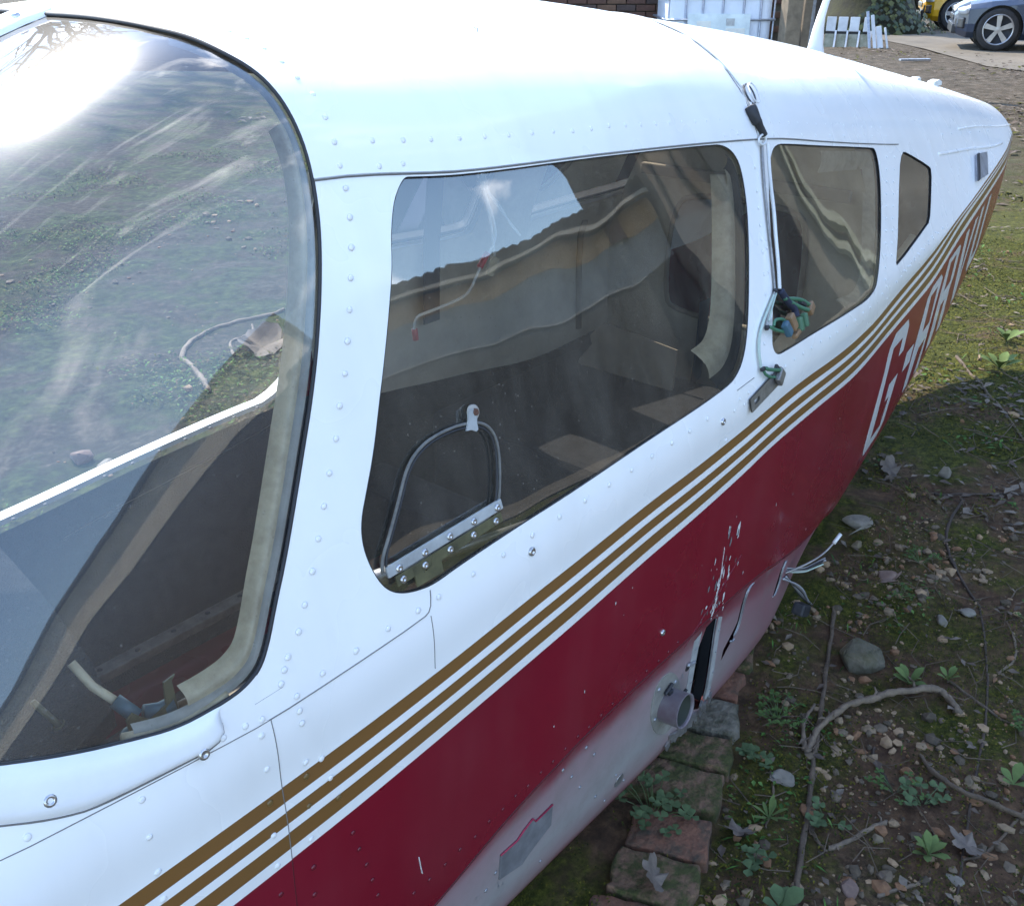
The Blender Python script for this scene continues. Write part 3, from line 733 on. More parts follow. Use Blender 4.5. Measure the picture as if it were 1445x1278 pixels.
# raised moulding under the windshield
wl = [(x, s) for x, s in WS_port if s > 1.0 and x < .400]
wl = [(.395, 1.935)] + [p for p in wl if p[0] < .392]
fl = chaikin([(.384, 1.945), (.388, 1.99), (.387, 2.05), (.375, 2.10), (.335, 2.075), (.271, 2.03), (.245, 2.0), (.213, 1.947), (.184, 1.885), (.10, 1.72), (.0, 1.48)], 2, False)
def resample(P, n):
    P = np.array(P); d = np.r_[0, np.cumsum(np.hypot(np.diff(P[:, 0]), np.diff(P[:, 1]) * SX))]
    t = np.linspace(0, d[-1], n); return np.stack([np.interp(t, d, P[:, 0]), np.interp(t, d, P[:, 1])], 1)
A_r = resample([p for p in wl if p[0] > -.02], 40); B_r = resample(fl, 40)
vv = []; K = 9
for i in range(40):
    for j in range(K):
        t = j / (K - 1)
        p = A_r[i] * (1 - t) + B_r[i] * t
        o = .0075 * (1 - (2 * t - 1) ** 4) * min(1, i / 2.0) + (.0006 if t < 1 else -.001)
        vv.append(S3([p[0]], [p[1]], o)[0][0])
ff = [(i * K + j, i * K + j + 1, (i + 1) * K + j + 1, (i + 1) * K + j) for i in range(39) for j in range(K - 1)]
o_ = mesh('windshield_fairing', vv, ff, M['rivet_white'], FUS, True)
P, N = path3([tuple(p) for p in B_r], .0004, 1, 0)
MB().tube(P, .0011, 5).build('panel_seam', M['seam'], FUS, True)

# centre strip of the windshield
vv = []; K = 5
cxs = np.linspace(.612, -.24, 26)
for x in cxs:
    for yy, dz in ((-.033, -.002), (-.030, .004), (-.012, .008), (.012, .008), (.030, .004), (.033, -.002)):
        zz = surf([x], [0.0])[0][2] - .6 * yy * yy
        vv.append((x, yy, zz + dz))
ff = [(i * 6 + j, i * 6 + j + 1, (i + 1) * 6 + j + 1, (i + 1) * 6 + j) for i in range(25) for j in range(5)]
cs_o = mesh('windshield_centre_strip', vv, ff, M['rivet_white'], FUS, True)
for x in (.575, .50, .42, .33):
    z = surf([x], [0.0])[0][2] + .007
    lobj('screw', [(.0001, .003), (.004, .0022), (.006, 0), (.006, -.002)], (x, -.016, z), (-.45, 0, .9), 10, M['steel'], cs_o)

# ---- inside trim: pale bands following the windshield edge and the window edges
def trim_band(loop, d0, d1, name, m, depth0, depth1, closed=False, n=80, thick=.006, side=1):
    """band between inward offsets d0 and d1 of an outline, set behind the glass"""
    L_ = resample(loop, n)
    xy = np.stack([L_[:, 0], L_[:, 1] * SX], 1)
    t = np.gradient(xy, axis=0); t /= np.hypot(t[:, 0], t[:, 1])[:, None]
    nr = np.stack([-t[:, 1], t[:, 0]], 1)
    ctr = np.array([np.mean([p[0] for p in loop]), np.mean([p[1] * SX for p in loop])])
    if ((ctr - xy) * nr).sum(1).mean() < 0: nr = -nr
    k = 7; V = []
    for i in range(n):
        for j in range(k):
            u = j / (k - 1)
            q = xy[i] + nr[i] * (d0 + (d1 - d0) * u)
            dep = depth0 + (depth1 - depth0) * u - thick * math.sin(math.pi * u)
            V.append(S3([q[0]], [q[1] / SX], -dep, side)[0][0])
    Fc = [(i * k + j, i * k + j + 1, (i + 1) * k + j + 1, (i + 1) * k + j) for i in range(n - 1) for j in range(k - 1)]
    return mesh(name, V, Fc, M[m], FUS, True)
ws_edge = [p for p in WS_port if p[1] > .45 and p[0] > .30]
trim_band(ws_edge, .002, .009, 'windshield_channel', 'greytrim', .006, .010, thick=.002)
trim_band([p for p in WS_port if p[1] > .85 and p[0] > .36], .008, .021, 'windshield_trim', 'cream', .009, .020, thick=.007)
def arc(loop, cond):
    idx = [i for i, p in enumerate(loop) if cond(p)]
    # rotate so the run is contiguous
    n = len(loop); st = next(i for i in idx if (i - 1) % n not in idx)
    out = []
    i = st
    while i in idx and len(out) < n: out.append(loop[i]); i = (i + 1) % n
    return out
aft = arc(FWo, lambda p: p[0] > 1.36 and p[1] > 1.03)
trim_band(aft, .004, .018, 'window_channel', 'rubber', .008, .016)
trim_band(aft, .018, .050, 'window_trim', 'cream', .014, .036, thick=.010)
aftr = arc(RWo, lambda p: p[0] > 2.0)
trim_band(aftr, .004, .030, 'window_trim', 'cream', .012, .03, thick=.006)
trim_band(arc(QWo, lambda p: p[0] < 2.74), .002, .012, 'window_trim', 'cream', .008, .02, thick=.003)
trim_band(list(DOOR), -.03, .0, 'door_trim', 'lining', .004, .03, n=120, side=-1)
trim_band(SW_A + [SW_A[0]], -.002, .010, 'window_trim', 'darkmetal', .006, .016, side=-1, thick=.002)
trim_band(SW_B + [SW_B[0]], -.002, .010, 'window_trim', 'darkmetal', .006, .016, side=-1, thick=.002)

# ---- cabin lining, bulkhead, floor
def lining_piece(name, m, x0, x1, s0, s1, side, holes=(), off=-.028, step=.06):
    x_ = np.linspace(x0, x1, max(2, int((x1 - x0) / step) + 1)); s_ = np.linspace(s0, s1, max(2, int((s1 - s0) / .16) + 1))
    q, f = cdt(x_, s_, list(holes), [])
    a, b = q[f, 0].mean(1), q[f, 1].mean(1)
    k = np.ones(len(f), bool)
    for h in holes: k &= ~inpoly(h, a, b)
    return sub_surface(name, q, f, k, M[m], FUS, off, side)
for sd in (1, -1):
    lining_piece('headliner', 'headliner', .70, 2.40, 0.0, .92 if sd > 0 else .70, sd)
lining_piece('side_lining', 'lining', 1.36, 2.40, .96, 4.48, -1, [SW_A, SW_B])
lining_piece('carpet_lining', 'carpet', 1.36, 2.40, 4.48, 6.0, -1)
lining_piece('footwell_panel', 'carpet', -.20, 1.36, 4.32, 6.0, -1)
lining_piece('footwell_panel', 'carpet', -.20, .42, 2.2, 4.32, -1)
lining_piece('side_lining', 'lining', .50, 2.40, 2.25, 4.3, 1)
lining_piece('carpet_lining', 'carpet', -.20, .50, 2.3, 5.6, 1, off=-.02)
lining_piece('carpet_lining', 'carpet', .50, 1.36, 4.3, 5.6, 1, off=-.02)
# seam batten on the starboard lining
P, N = path3([(2.28, s) for s in np.linspace(1.9, 4.4, 14)], -.031, -1, 0)
MB().tube(P, .010, 6).build('lining_batten', M['headliner'], FUS, True)
# rear bulkhead with its opening
bh = [surf([2.40], [s])[0] for s in np.linspace(0, 6.4, 60)]
half = [(p[1] * .95, .62 + (p[2] - .62) * .96) for p in bh]
outl = half + [(-y, z) for y, z in reversed(half[1:])]
hole = chaikin([(-.20, .60), (-.20, .86), (-.15, .90), (.14, .90), (.20, .85), (.21, .60), (.17, .56), (-.16, .56)], 2)
r = delaunay_2d_cdt([Vector(p) for p in outl] + [Vector(p) for p in hole], [(i, (i + 1) % len(outl)) for i in range(len(outl))] + [(len(outl) + i, len(outl) + (i + 1) % len(hole)) for i in range(len(hole))], [], 1, 1e-6)
tri = [f for f in r[2] if not inpoly(hole, np.array([sum(r[0][i][0] for i in f) / 3]), np.array([sum(r[0][i][1] for i in f) / 3]))[0]]
bk = mesh('bulkhead', [(2.40, v[0], v[1]) for v in r[0]], tri, M['lining'], FUS)
MB().tube([(2.395, p[0], p[1]) for p in hole + [hole[0]]], .008, 6).build('opening_rim', M['headliner'], bk, True)
MB().box((2.385, 0, .95), (.02, .60, .03), bev=.004).build('bulkhead_rail', M['headliner'], bk)
# floor and rails
fl_ = []
for x in np.linspace(-.25, 2.4, 14):
    w = float(np.interp(x, ST[:, 0], ST[:, 11])) - .03
    fl_.append((x, w))
V = [(x, -w, .16) for x, w in fl_] + [(x, w, .16) for x, w in fl_]
n = len(fl_)
mesh('cabin_floor', V, [(i, i + 1, n + i + 1, n + i) for i in range(n - 1)], M['floor'], FUS)
for y in (.43, .16, -.08):
    rl = MB().box((.86, y, .172), (.62, .035, .022), bev=.004)
    ro = rl.build('seat_rail', M['railm'], FUS)
    for k in range(7): lobj('rail_hole', [(.006, 0), (.006, .0008), (.0001, .0008)], (.60 + k * .085, y, .1832), (0, 0, 1), 8, M['rubber'], ro)
sb_ = MB().box((1.44, 0, .245), (.13, .92, .17), bev=.012); sbo = sb_.build('spar_box', M['carpet'], FUS)
MB().lathe([(.0001, 0), (.045, 0), (.05, -.006)], (1.374, .16, .255), (-1, 0, 0), 20).build('lightening_hole', M['rubber'], sbo)
MB().box((1.95, 0, .30), (.62, .84, .26), bev=.02).build('seat_pan', M['carpet'], FUS)
MB().tube([(1.20, .10, .30), (1.50, -.04, .34)], .012, 10).lathe([(.0001, .0), (.019, 0), (.019, .06), (.0001, .06)], (1.20, .10, .30), (-.9, .4, -.1), 12, 0).build('control_tube', M['dullalu'], FUS, True)
cm = MB(); Mx = Matrix.Translation((2.16, .18, .44)) @ Matrix.Rotation(math.radians(100), 4, 'Y') @ Matrix.Rotation(math.radians(8), 4, 'Z')
cm.plate([(-.12, -.14), (-.02, -.16), (.10, -.15), (.13, .02), (.12, .13), (.05, .145), (.02, .15), (-.04, .12), (-.06, .135), (-.11, .10)], -.004, .004, Mx)
tag(cm.build('torn_card_panel', M['card'], None), 'torn brown card trim panel lying inside the cabin behind the front window', 'card')
def strap(pts, w, name, label, group='seat belts'):
    m = MB(); pts = [Vector(p) for p in pts]
    V = []; 
    for i, p in enumerate(pts):
        for d in (-.5, .5): 
            V.append(p + Vector((d * w, 0, 0)))
            V.append(p + Vector((d * w, .004, 0)))
    n = len(pts); Fc = []
    for i in range(n - 1):
        a = i * 4; b = a + 4
        Fc += [(a, a + 2, b + 2, b), (a + 1, b + 1, b + 3, a + 3), (a, b, b + 1, a + 1), (a + 2, a + 3, b + 3, b + 2)]
    m.add(V, Fc)
    return tag(m.build(name, M['belt'], None, False), label, 'seat belt', group)
strap([(1.70, .40, 1.09), (1.70, .43, 1.0), (1.70, .45, .85), (1.71, .47, .64)], .055, 'seat_belt', 'navy seat belt hanging down the far cabin wall inside the front window')
strap([(2.37, .06, .62), (2.36, .055, .50), (2.34, .05, .40), (2.26, .05, .36)], .050, 'seat_belt', 'dark seat belt hanging against the rear bulkhead, behind the torn card')

# glareshield, panel, firewall, door sill
gl_pts = [(.405, .50), (.40, .0), (.36, -.33), (.31, -.505), (.0, -.50), (-.22, -.30), (-.26, 0), (-.22, .30), (.0, .50)]
g = MB(); 
nb = 18
gr = chaikin(gl_pts, 1)
g.plate(gr, .802, .822)
gs = g.build('glareshield', M['fabric'], FUS)
MB().box((.30, 0, .62), (.02, .92, .36)).build('instrument_panel', M['darkmetal'], FUS)
MB().box((-.28, 0, .50), (.02, .94, .84)).build('firewall', M['darkmetal'], FUS)
P, N = path3([(x, 4.235) for x in np.linspace(.44, 1.22, 14)] + [(1.29, 4.10), (1.335, 3.8), (1.345, 3.5)], -.012, -1, 1)
V = []; Fc = []
for i, (p, q) in enumerate(zip(P, N)):
    V += [p - q * .022 + Vector((0, 0, .003)), p + q * .010 + Vector((0, 0, .003)), p + q * .010 - Vector((0, 0, .008)), p - q * .022 - Vector((0, 0, .008))]
for i in range(len(P) - 1):
    for j in range(4): Fc.append((i * 4 + j, i * 4 + (j + 1) % 4, i * 4 + 4 + (j + 1) % 4, i * 4 + 4 + j))
ds = mesh('door_sill', V, Fc, M['whitepart'], FUS)
for i in range(12): lobj('screw', [(.0001, .002), (.004, .0015), (.005, 0)], (.50 + i * .062, .502, surf([.5 + i * .062], [4.235])[0][2] + .0035), (0, 0, 1), 8, M['darkmetal'], ds)

# throttle-side fittings at the port corner of the windshield
fit = MB().tube([(.305, -.435, .875), (.312, -.452, .852), (.322, -.470, .838)], .0045, 8, 0)
tag_o = FUS
fo = fit.build('control_rod', M['cream'], FUS, True)
MB().tube([(.322, -.470, .838), (.332, -.488, .822)], .0075, 10).tube([(.338, -.490, .824), (.352, -.494, .820), (.366, -.498, .822)], .008, 10).lathe([(.0001, .006), (.010, .003), (.010, -.004), (.0001, -.006)], (.318, -.497, .812), (0, -1, .3), 12).build('rod_sleeve', M['blue_pl'], fo, True)
bx = MB(); Mb = Matrix.Translation((.342, -.503, .812)) @ Matrix.Rotation(math.radians(78), 4, 'X')
bx.plate([(-.026, -.004), (.024, .0), (.026, .036), (.031, .040), (.018, .038), (.014, .016), (-.004, .010), (-.012, .018), (-.018, .026), (-.026, .022)], -.0015, .0015, Mb)
bx.build('fork_bracket', M['olive'], FUS)
MB().tube([(.255, -.46, .875), (.268, -.47, .845)], .003, 8).lathe([(.0001, .002), (.006, .001), (.006, -.001)], (.268, -.47, .845), (.4, -.2, -.9), 10).build('glareshield_pin', M['olive'], FUS, True)
MB().tube([(.37, -.497, .813), (.39, -.501, .811), (.405, -.503, .812)], [.006, .009, .008], 8).build('wire_stub', M['brown_pl'], FUS, True)
tr = [Vector(v) for v in path3([(.300, 1.875), (.34, 1.925), (.375, 1.935), (.405, 1.925)], -.010, 1, 1)[0]]
MB().tube(tr, .007, 8).build('cowl_bead', M['cream'], FUS, True)

# ------------------------------------------------------------------ rivets, screws, fittings on the port side
def dome(name, r, h, m, n=8):
    b = MB().lathe([(r, -.0004), (r * .97, h * .35), (r * .6, h * .85), (.0001, h)], (0, 0, 0), (0, 0, 1), n)
    me = bpy.data.meshes.new(name); me.from_pydata(b.V, [], b.F); me.materials.append(m)
    me.polygons.foreach_set('use_smooth', np.ones(len(me.polygons), bool)); me.update()
    return me
RM = {k: dome('rivet', .0037, .0014, M[k]) for k in ('rivet_white', 'rivet_gold', 'rivet_red')}
RM['alu'] = dome('rivet', .0036, .0016, M['dullalu'])
def place_rivet(x, s, me, sc=1.0, off=0.0008):
    p, n = sp(x, s, off)
    o = bpy.data.objects.new('rivet', me); COL.objects.link(o)
    o.parent = FUS; o.matrix_parent_inverse = Matrix.Translation(-Vector(FUS.location))
    q = n.to_track_quat('Z', 'Y')
    o.matrix_basis = Matrix.LocRotScale(p, q, Vector((sc, sc, sc)))
    return o
def colour_at(x, s):
    if s > float(stripe_s(6, x)): return 'rivet_red'
    for k in range(3):
        if stripe_s(2 * k, x) < s < stripe_s(2 * k + 1, x): return 'rivet_gold'
    return 'rivet_white'
for (x, s) in RIV:
    place_rivet(x, max(s, 0), RM[colour_at(x, s)], random.uniform(.92, 1.06) * (1 if x < 1.4 else .85))
for (x, s) in RIVRED: place_rivet(x, s, RM['rivet_red'], .85)
for (x, s) in RIVPALE: place_rivet(x, s, RM['alu'], random.uniform(.8, 1.0))
for (x, s) in SCREW:
    p, n = sp(x, s, .0008)
    if x < .4: p, n = sp(x, s, .006 if x > .3 else .0065)
    lobj('screw', [(.0062, -.001), (.0060, .0014), (.0045, .0026), (.0028, .0024), (.0022, .0010), (.0001, .0010)], p, n, 12, M['steel'], FUS)

# chipped paint: thin bare-metal flakes
ch = MB()
def flake(x, s, r, m=0, el=1.0, off=.0006):
    n = 7; a0 = random.random() * 6
    P = []
    for j in range(n):
        a = a0 + 2 * math.pi * j / n; rr = r * random.uniform(.5, 1.2)
        P.append(S3([x + rr * math.cos(a)], [s + rr * math.sin(a) * el / SX], off)[0][0])
    ch.add(P, [tuple(range(n))], m)
for (x, s) in CHIP: flake(x, s, random.uniform(.002, .0045), random.choice((0, 0, 1)), random.uniform(1, 3))
for (x, s) in ((1.447, 4.36), (1.49, 4.40)): flake(x, s, .007, 0, 2.2); flake(x, s + .03, .004, 1, 1.5, .0009)
for k in range(26): flake(random.gauss(1.455, .03), random.uniform(4.5, 4.98), random.uniform(.001, .0025), random.choice((0, 1)), random.uniform(1, 3))
for k in range(22): flake(random.uniform(.75, 1.38), random.uniform(5.15, 5.75), random.uniform(.001, .0028), 1, random.uniform(.6, 1.6))
for k in range(14): flake(random.uniform(.9, 2.3), random.uniform(4.1, 4.9), random.uniform(.0008, .0018), 0, random.uniform(.6, 2.5))
for k in range(10): flake(1.443 + random.gauss(0, .003), 4.62 + k * .034, .0042, 0, 1.8)
tag(ch.build('paint_chips', [M['wire_white'], M['dullalu']], FUS), kind='stuff')
def crease(pts, r, m, name='scratch', off=0.0002):
    q, n = path3(pts, off, 1, 2)
    return MB().tube(q, [r * .2] + [r] * (len(q) - 2) + [r * .2], 5).build(name, M[m], FUS, True)
crease([(1.335, 5.0), (1.40, 4.86), (1.49, 4.70), (1.53, 4.62)], .0009, 'rivet_red')
crease([(1.446, 4.75), (1.442, 4.60), (1.437, 4.45)], .0007, 'wire_white')
crease([(.63, 4.60), (.634, 4.68), (.637, 4.72)], .0009, 'wire_white')
for T in TEARS:
    e = T[:5]
    crease([(x + .003, s) for x, s in e], .0010, 'dullalu', 'torn_edge', .001)
    crease([(x - .003, s) for x, s in e], .0016, 'dullalu', 'torn_edge', .0)
crease([(1.555, 5.30), (1.565, 5.32), (1.575, 5.31)], .003, 'dullalu', 'torn_edge', .003)
crease([(1.360, 5.17), (1.375, 5.19), (1.39, 5.195)], .004, 'dullalu', 'torn_edge', .003)
# lifted primer patch on the belly, its torn upper rim maroon
pp = chaikin(PATCH, 0)
pm = MB(); top = [S3([x], [s], .0022)[0][0] for x, s in PATCH]; bot = [S3([x], [s], .0002)[0][0] for x, s in PATCH]
n = len(PATCH); pm.add(top + bot, [tuple(range(n))] + [(i, (i + 1) % n, n + (i + 1) % n, n + i) for i in range(n)])
M['patchgrey'] = mat('bare_grey_patch', (.155, .158, .165), .5, var=.25, scale=30)
po = pm.build('bare_patch', M['patchgrey'], FUS)
MB().tube([S3([x], [s], .002)[0][0] for x, s in PATCH[1:7]], .0016, 5).build('flaked_edge', mat('flake_red', (.32, .02, .06), .5), po, True)
M['webdark'] = mat('spar_web_dark', (.010, .011, .013), .9, spec=.1)
# spar slot: frames, dark spar web, bright folded flange
def strip_on(pts_a, pts_b, off_a, off_b, name, m, parent=FUS):
    a = resample(pts_a, 12); b = resample(pts_b, 12)
    V = [S3([p[0]], [p[1]], off_a)[0][0] for p in a] + [S3([p[0]], [p[1]], off_b)[0][0] for p in b]
    V += [Vector(v) + Vector((0, .004, 0)) for v in V]
    F_ = [(i, i + 1, 12 + i + 1, 12 + i) for i in range(11)] + [(24 + i, 24 + i + 1, 36 + i + 1, 36 + i) for i in range(11)] + [(i, i + 1, 24 + i + 1, 24 + i) for i in range(11)] + [(12 + i, 13 + i, 37 + i, 36 + i) for i in range(11)]
    return mesh(name, V, F_, M[m], parent)
strip_on([(1.37, 4.90), (1.36, 5.75)], [(1.62, 4.90), (1.62, 5.80)], -.050, -.050, 'spar_web', 'webdark')
strip_on([(1.462, 4.98), (1.466, 5.66)], [(1.468, 4.97), (1.473, 5.68)], -.020, -.004, 'spar_flange', 'webdark')
crease([(1.468, 4.99), (1.471, 5.2), (1.473, 5.45), (1.474, 5.66)], .0012, 'dullalu', 'flange_edge', -.001)
strip_on([(1.378, 5.02), (1.372, 5.60)], [(1.404, 4.99), (1.392, 5.50)], .0010, .0014, 'spar_doubler', 'greytrim')
strip_on([(1.476, 4.99), (1.480, 5.66)], [(1.494, 5.02), (1.497, 5.70)], .0012, .0012, 'spar_doubler', 'greytrim')
for x, s in ((1.388, 5.10), (1.387, 5.22), (1.386, 5.34), (1.386, 5.46), (1.490, 5.12), (1.490, 5.28), (1.491, 5.44), (1.492, 5.58)): place_rivet(x, s, RM['alu'], .75, .002)
for x, s in ((1.430, 5.06), (1.430, 5.16)):
    p, n = sp(x, s, -.026); lobj('bolt_hole', [(.007, 0), (.007, .001), (.0001, .001)], p, n, 12, M['rubber'], FUS)
p, n = sp(1.367, 5.20, .0012); MB().lathe([(.0001, .0), (.008, .0), (.009, -.001)], p, n, 12).build('bolt_hole', M['rubber'], FUS)
# crumpled lower lip aft of the slot
cr = MB(); 
for k in range(18):
    x = 1.33 + k * .010; s = 5.72 + random.uniform(-.06, .06)
    p, n = sp(x, s, .004)
    cr.box(p, (.016, .004, random.uniform(.01, .022)), Matrix.Rotation(random.uniform(-.6, .6), 3, 'Y') @ Matrix.Rotation(random.uniform(-.5, .5), 3, 'Z'))
tag(cr.build('crumpled_lip', M['bwire'], FUS), kind='stuff')
# drain pipe on its oval flange
pc, pn = sp(1.292, 5.33, .0)
ax = Vector((.05, -.99, .10)).normalized()
fl = MB(); u = Vector((.45, 0, -1.0)); u = (u - pn * u.dot(pn)).normalized(); w = pn.cross(u)
ov = [pc + pn * .0018 + u * (.088 * math.cos(a)) + w * (.050 * math.sin(a)) for a in np.linspace(0, 2 * math.pi, 29)[:-1]]
ov2 = [v - pn * .004 for v in ov]
fl.add(ov + ov2, [tuple(range(28))] + [(i, (i + 1) % 28, 28 + (i + 1) % 28, 28 + i) for i in range(28)])
flo = fl.build('pipe_flange', mat('olive_grey_flange', (.23, .225, .20), .5, var=.25, scale=25), FUS)
for a in (0.5, 1.9, 3.4, 4.6):
    p = pc + pn * .002 + u * (.074 * math.cos(a)) + w * (.040 * math.sin(a))
    MB().lathe([(.0045, 0), (.004, .002), (.0001, .003)], p, pn, 8).build('rivet', M['dullalu'], flo, True)
pb = MB().lathe([(.0335, -.01), (.0335, .040), (.0345, .042), (.0318, .042), (.0310, .038), (.0310, -.02), (.0001, -.02)], pc, ax, 28)
pob = pb.build('drain_pipe', mat('mauve_pipe', (.15, .145, .15), .45, var=.2, scale=20, col2=(.11, .075, .09)), FUS, True)
MB().lathe([(.0307, .036), (.0307, -.015), (.0001, -.015)], pc, ax, 24).build('pipe_bore', mat('green_grey_bore', (.045, .052, .040), .8), pob, True)
u2 = ax.orthogonal().normalized(); w2 = ax.cross(u2)
for a in (2.3, 4.1):
    d = u2 * math.cos(a) + w2 * math.sin(a)
    hc = MB(); hc.box(pc + ax * .012 + d * .038, (.012, .012, .010), bev=.002); hc.tube([pc + ax * .012 + d * .043 - Vector((.012, 0, .004)), pc + ax * .012 + d * .045 + Vector((.012, 0, .004))], .0035, 6)
    hc.build('clamp_screw', M['darkmetal'], pob)
p, n = sp(1.15, 5.60, .0008)
MB().lathe([(.0001, .0006), (.013, .0006), (.014, -.0005)], p, n, 16).build('belly_plug', M['bwire'], FUS)

# broken bundle of wires hanging out behind the torn belly
wb = empty('broken_wire_bundle', (1.86, -.50, .16), 'bundle of broken grey wires with a white tip sticking out of the torn maroon belly', 'wires')
wb['_world'] = 1
base = sp(1.85, 5.10, .0)[0]
for k in range(7):
    a = random.uniform(-.014, .014); c = random.uniform(-.02, .02)
    pts = [base + Vector((0, .02, a)), base + Vector((.03, -.030, a * .8)), base + Vector((.050 + c * .6, -.045, .012 + a)), base + Vector((.072 + c * .6, -.058, .020 + a * 1.2))]
    MB().tube([Vector(q) for q in chaikin([tuple(q) for q in pts], 2, False)], .0019, 6).build('wire', M[('bwire', 'darkmetal', 'dullalu', 'wire_pale')[k % 4]], wb, True)
MB().tube([Vector(q) for q in chaikin([tuple(base + Vector(q)) for q in ((.0, .0, -.01), (.04, -.036, .012), (.072, -.055, .030), (.098, -.064, .050))], 2, False)], .0024, 6).build('wire', M['bwire'], wb, True)
MB().tube([base + Vector(q) for q in ((.097, -.064, .049), (.106, -.066, .056), (.118, -.069, .066))], .0045, 8).build('wire_tip', M['wire_white'], wb, True)
for k in range(6):
    pts = [base + Vector((-.01 + k * .004, .0, -.02)), base + Vector((.035, -.03, -.05 - k * .006)), base + Vector((.05 + k * .006, -.045, -.095 - k * .005))]
    MB().tube([Vector(q) for q in chaikin([tuple(q) for q in pts], 2, False)], .0024, 6).build('wire', M[('dullalu', 'bwire', 'darkmetal')[k % 3]], wb, True)
MB().box(base + Vector((.04, -.035, -.115)), (.045, .03, .03), Matrix.Rotation(.5, 3, 'Y'), bev=.006).build('metal_shoe', M['darkmetal'], wb)

# storm window in the front pane
stw = [(x, s) for x, s in STORM] + [(.806, 1.83)]
so = chaikin([(.612, 1.862), (.617, 1.81), (.634, 1.765), (.660, 1.696), (.685, 1.628), (.712, 1.598), (.742, 1.588), (.779, 1.590), (.811, 1.603), (.829, 1.632), (.834, 1.680), (.825, 1.76), (.812, 1.835), (.800, 1.868), (.70, 1.872)], 2)
P, N = path3(so, .002, 1, 0, True); P.append(P[0])
sgo = MB().tube(P, .0020, 8).build('storm_window', mat('grey_gasket', (.14, .135, .12), .75, var=.3, scale=40), front_pane, True)
P, N = path3(so, .006, 1, 0, True); P.append(P[0])
inn = [(x + (.718 - x) * .055, s + (1.74 - s) * .055) for x, s in so]
P, N = path3(inn, .003, 1, 0, True); P.append(P[0])
MB().tube(P, .0016, 6).build('gasket_bead', M['rubber'], front_pane, True)
def bar(a, b, w, off, th, name, m):
    pa, n = sp(*a, off); pb, n2 = sp(*b, off)
    d = (pb - pa); L = d.length; d.normalize(); nn = (n + n2).normalized(); up_ = nn.cross(d).normalized(); nn = d.cross(up_)
    R3 = Matrix((d, up_, nn)).transposed()
    return MB().box((pa + pb) / 2, (L, w, th), R3, bev=min(w, th) * .25).build(name, M[m], front_pane)
bar((.618, 1.846), (.812, 1.846), .013, .0045, .004, 'hinge_leaf', 'greytrim')
bar((.628, 1.886), (.808, 1.888), .013, .0035, .003, 'hinge_leaf', 'olive')
for (x, s) in HSCREW:
    if s > 1.87: s -= .009; x = max(x, .637)
    p, n = sp(x, s, .0068 if s < 1.87 else .0052)
    lobj('hinge_screw', [(.0048, -.001), (.0046, .0012), (.0034, .0022), (.0016, .0018), (.0001, .0009)], p, n, 12, M['steel'], front_pane)
pa, n = sp(.676, 1.906, .004)
tb = MB(); d = Vector((1, 0, 0)); d = (d - n * d.dot(n)).normalized(); u = n.cross(d)
Mt = Matrix((d, u, n)).transposed().to_4x4(); Mt.translation = pa
tb.plate([(-.022, -.012), (.020, -.012), (.022, .014), (.010, .015), (.004, .002), (-.008, .0), (-.013, .012), (-.022, .010)], -.001, .0015, Mt)
tb.build('catch_plate', M['olive'], front_pane)
p, n = sp(.806, 1.575, .002); d = Vector((1, 0, 0)); d = (d - n * d.dot(n)).normalized(); u = n.cross(d)
if u.z < 0: u = -u
lm = MB(); lm.lathe([(.0095, -.001), (.0095, .0015), (.0075, .003), (.0001, .004)], p, n, 20)
lo = lm.build('latch_washer', mat('old_washer', (.33, .30, .25), .6, var=.2), front_pane, True)
MB().lathe([(.005, .003), (.0045, .006), (.0025, .0065), (.0001, .005)], p, n, 8).build('latch_screw', mat('rusty_screw', (.10, .045, .025), .7), lo)
lp = MB(); Ml = Matrix((d, u, n)).transposed().to_4x4(); Ml.translation = p + n * .002
lp.plate([(-0.0030, 0.0060), (-0.0105, 0.0053), (-0.0142, -0.0060), (-0.0218, -0.0165), (-0.0135, -0.0180), (-0.0067, -0.0225), (-0.0030, -0.0210), (-0.0023, -0.0120), (0.0015, -0.0045)], 0, .003, Ml)
lp.build('latch_lever', M['greytrim'], lo)

# roof aerial, small roof brackets, tail louvre
x0 = 2.745; z0 = surf([x0], [0.0])[0][2]
an = MB(); V = []; 
prof = [(-.055, .055, .0), (-.046, .040, .02), (-.028, .030, .06), (-.010, .026, .09), (.035, .055, .16), (.095, .110, .26), (.150, .160, .36), (.158, .164, .375)]
k = 10
for (a, b, h) in prof:
    c = (a + b) / 2; hw = (b - a) / 2
    for j in range(k):
        t = 2 * math.pi * j / k
        V.append((x0 + c + hw * math.cos(t), .010 * min(1, hw / .02 + .3) * math.sin(t), z0 - .004 + h))
Fz = [(i * k + j, i * k + (j + 1) % k, (i + 1) * k + (j + 1) % k, (i + 1) * k + j) for i in range(len(prof) - 1) for j in range(k)] + [tuple(range((len(prof) - 1) * k, len(prof) * k))]
an.add(V, Fz); an.build('roof_aerial', M['rivet_white'], FUS, True)
for x, w, h in ((3.50, .03, .010), (3.69, .08, .020)):
    z = surf([x], [0.0])[0][2]
    b = MB().plate([(-w / 2, 0), (w / 2, 0), (w * .45, h * .55), (w * .1, h), (-w * .5, h * .85)], -.012, .012, Matrix.Translation((x, -.02, z - .004)) @ Matrix.Rotation(math.radians(90), 4, 'X'))
    b.build('roof_bracket', M['whitepart'], FUS)
lv = MB()
cxv, csv = 3.567, 1.666
VN = [(3.45, 1.80), (3.56, 1.42), (3.685, 1.50), (3.575, 1.90)]
top = [S3([x], [s], .012)[0][0] for x, s in VN]; bot = [S3([x], [s], -.004)[0][0] for x, s in VN]
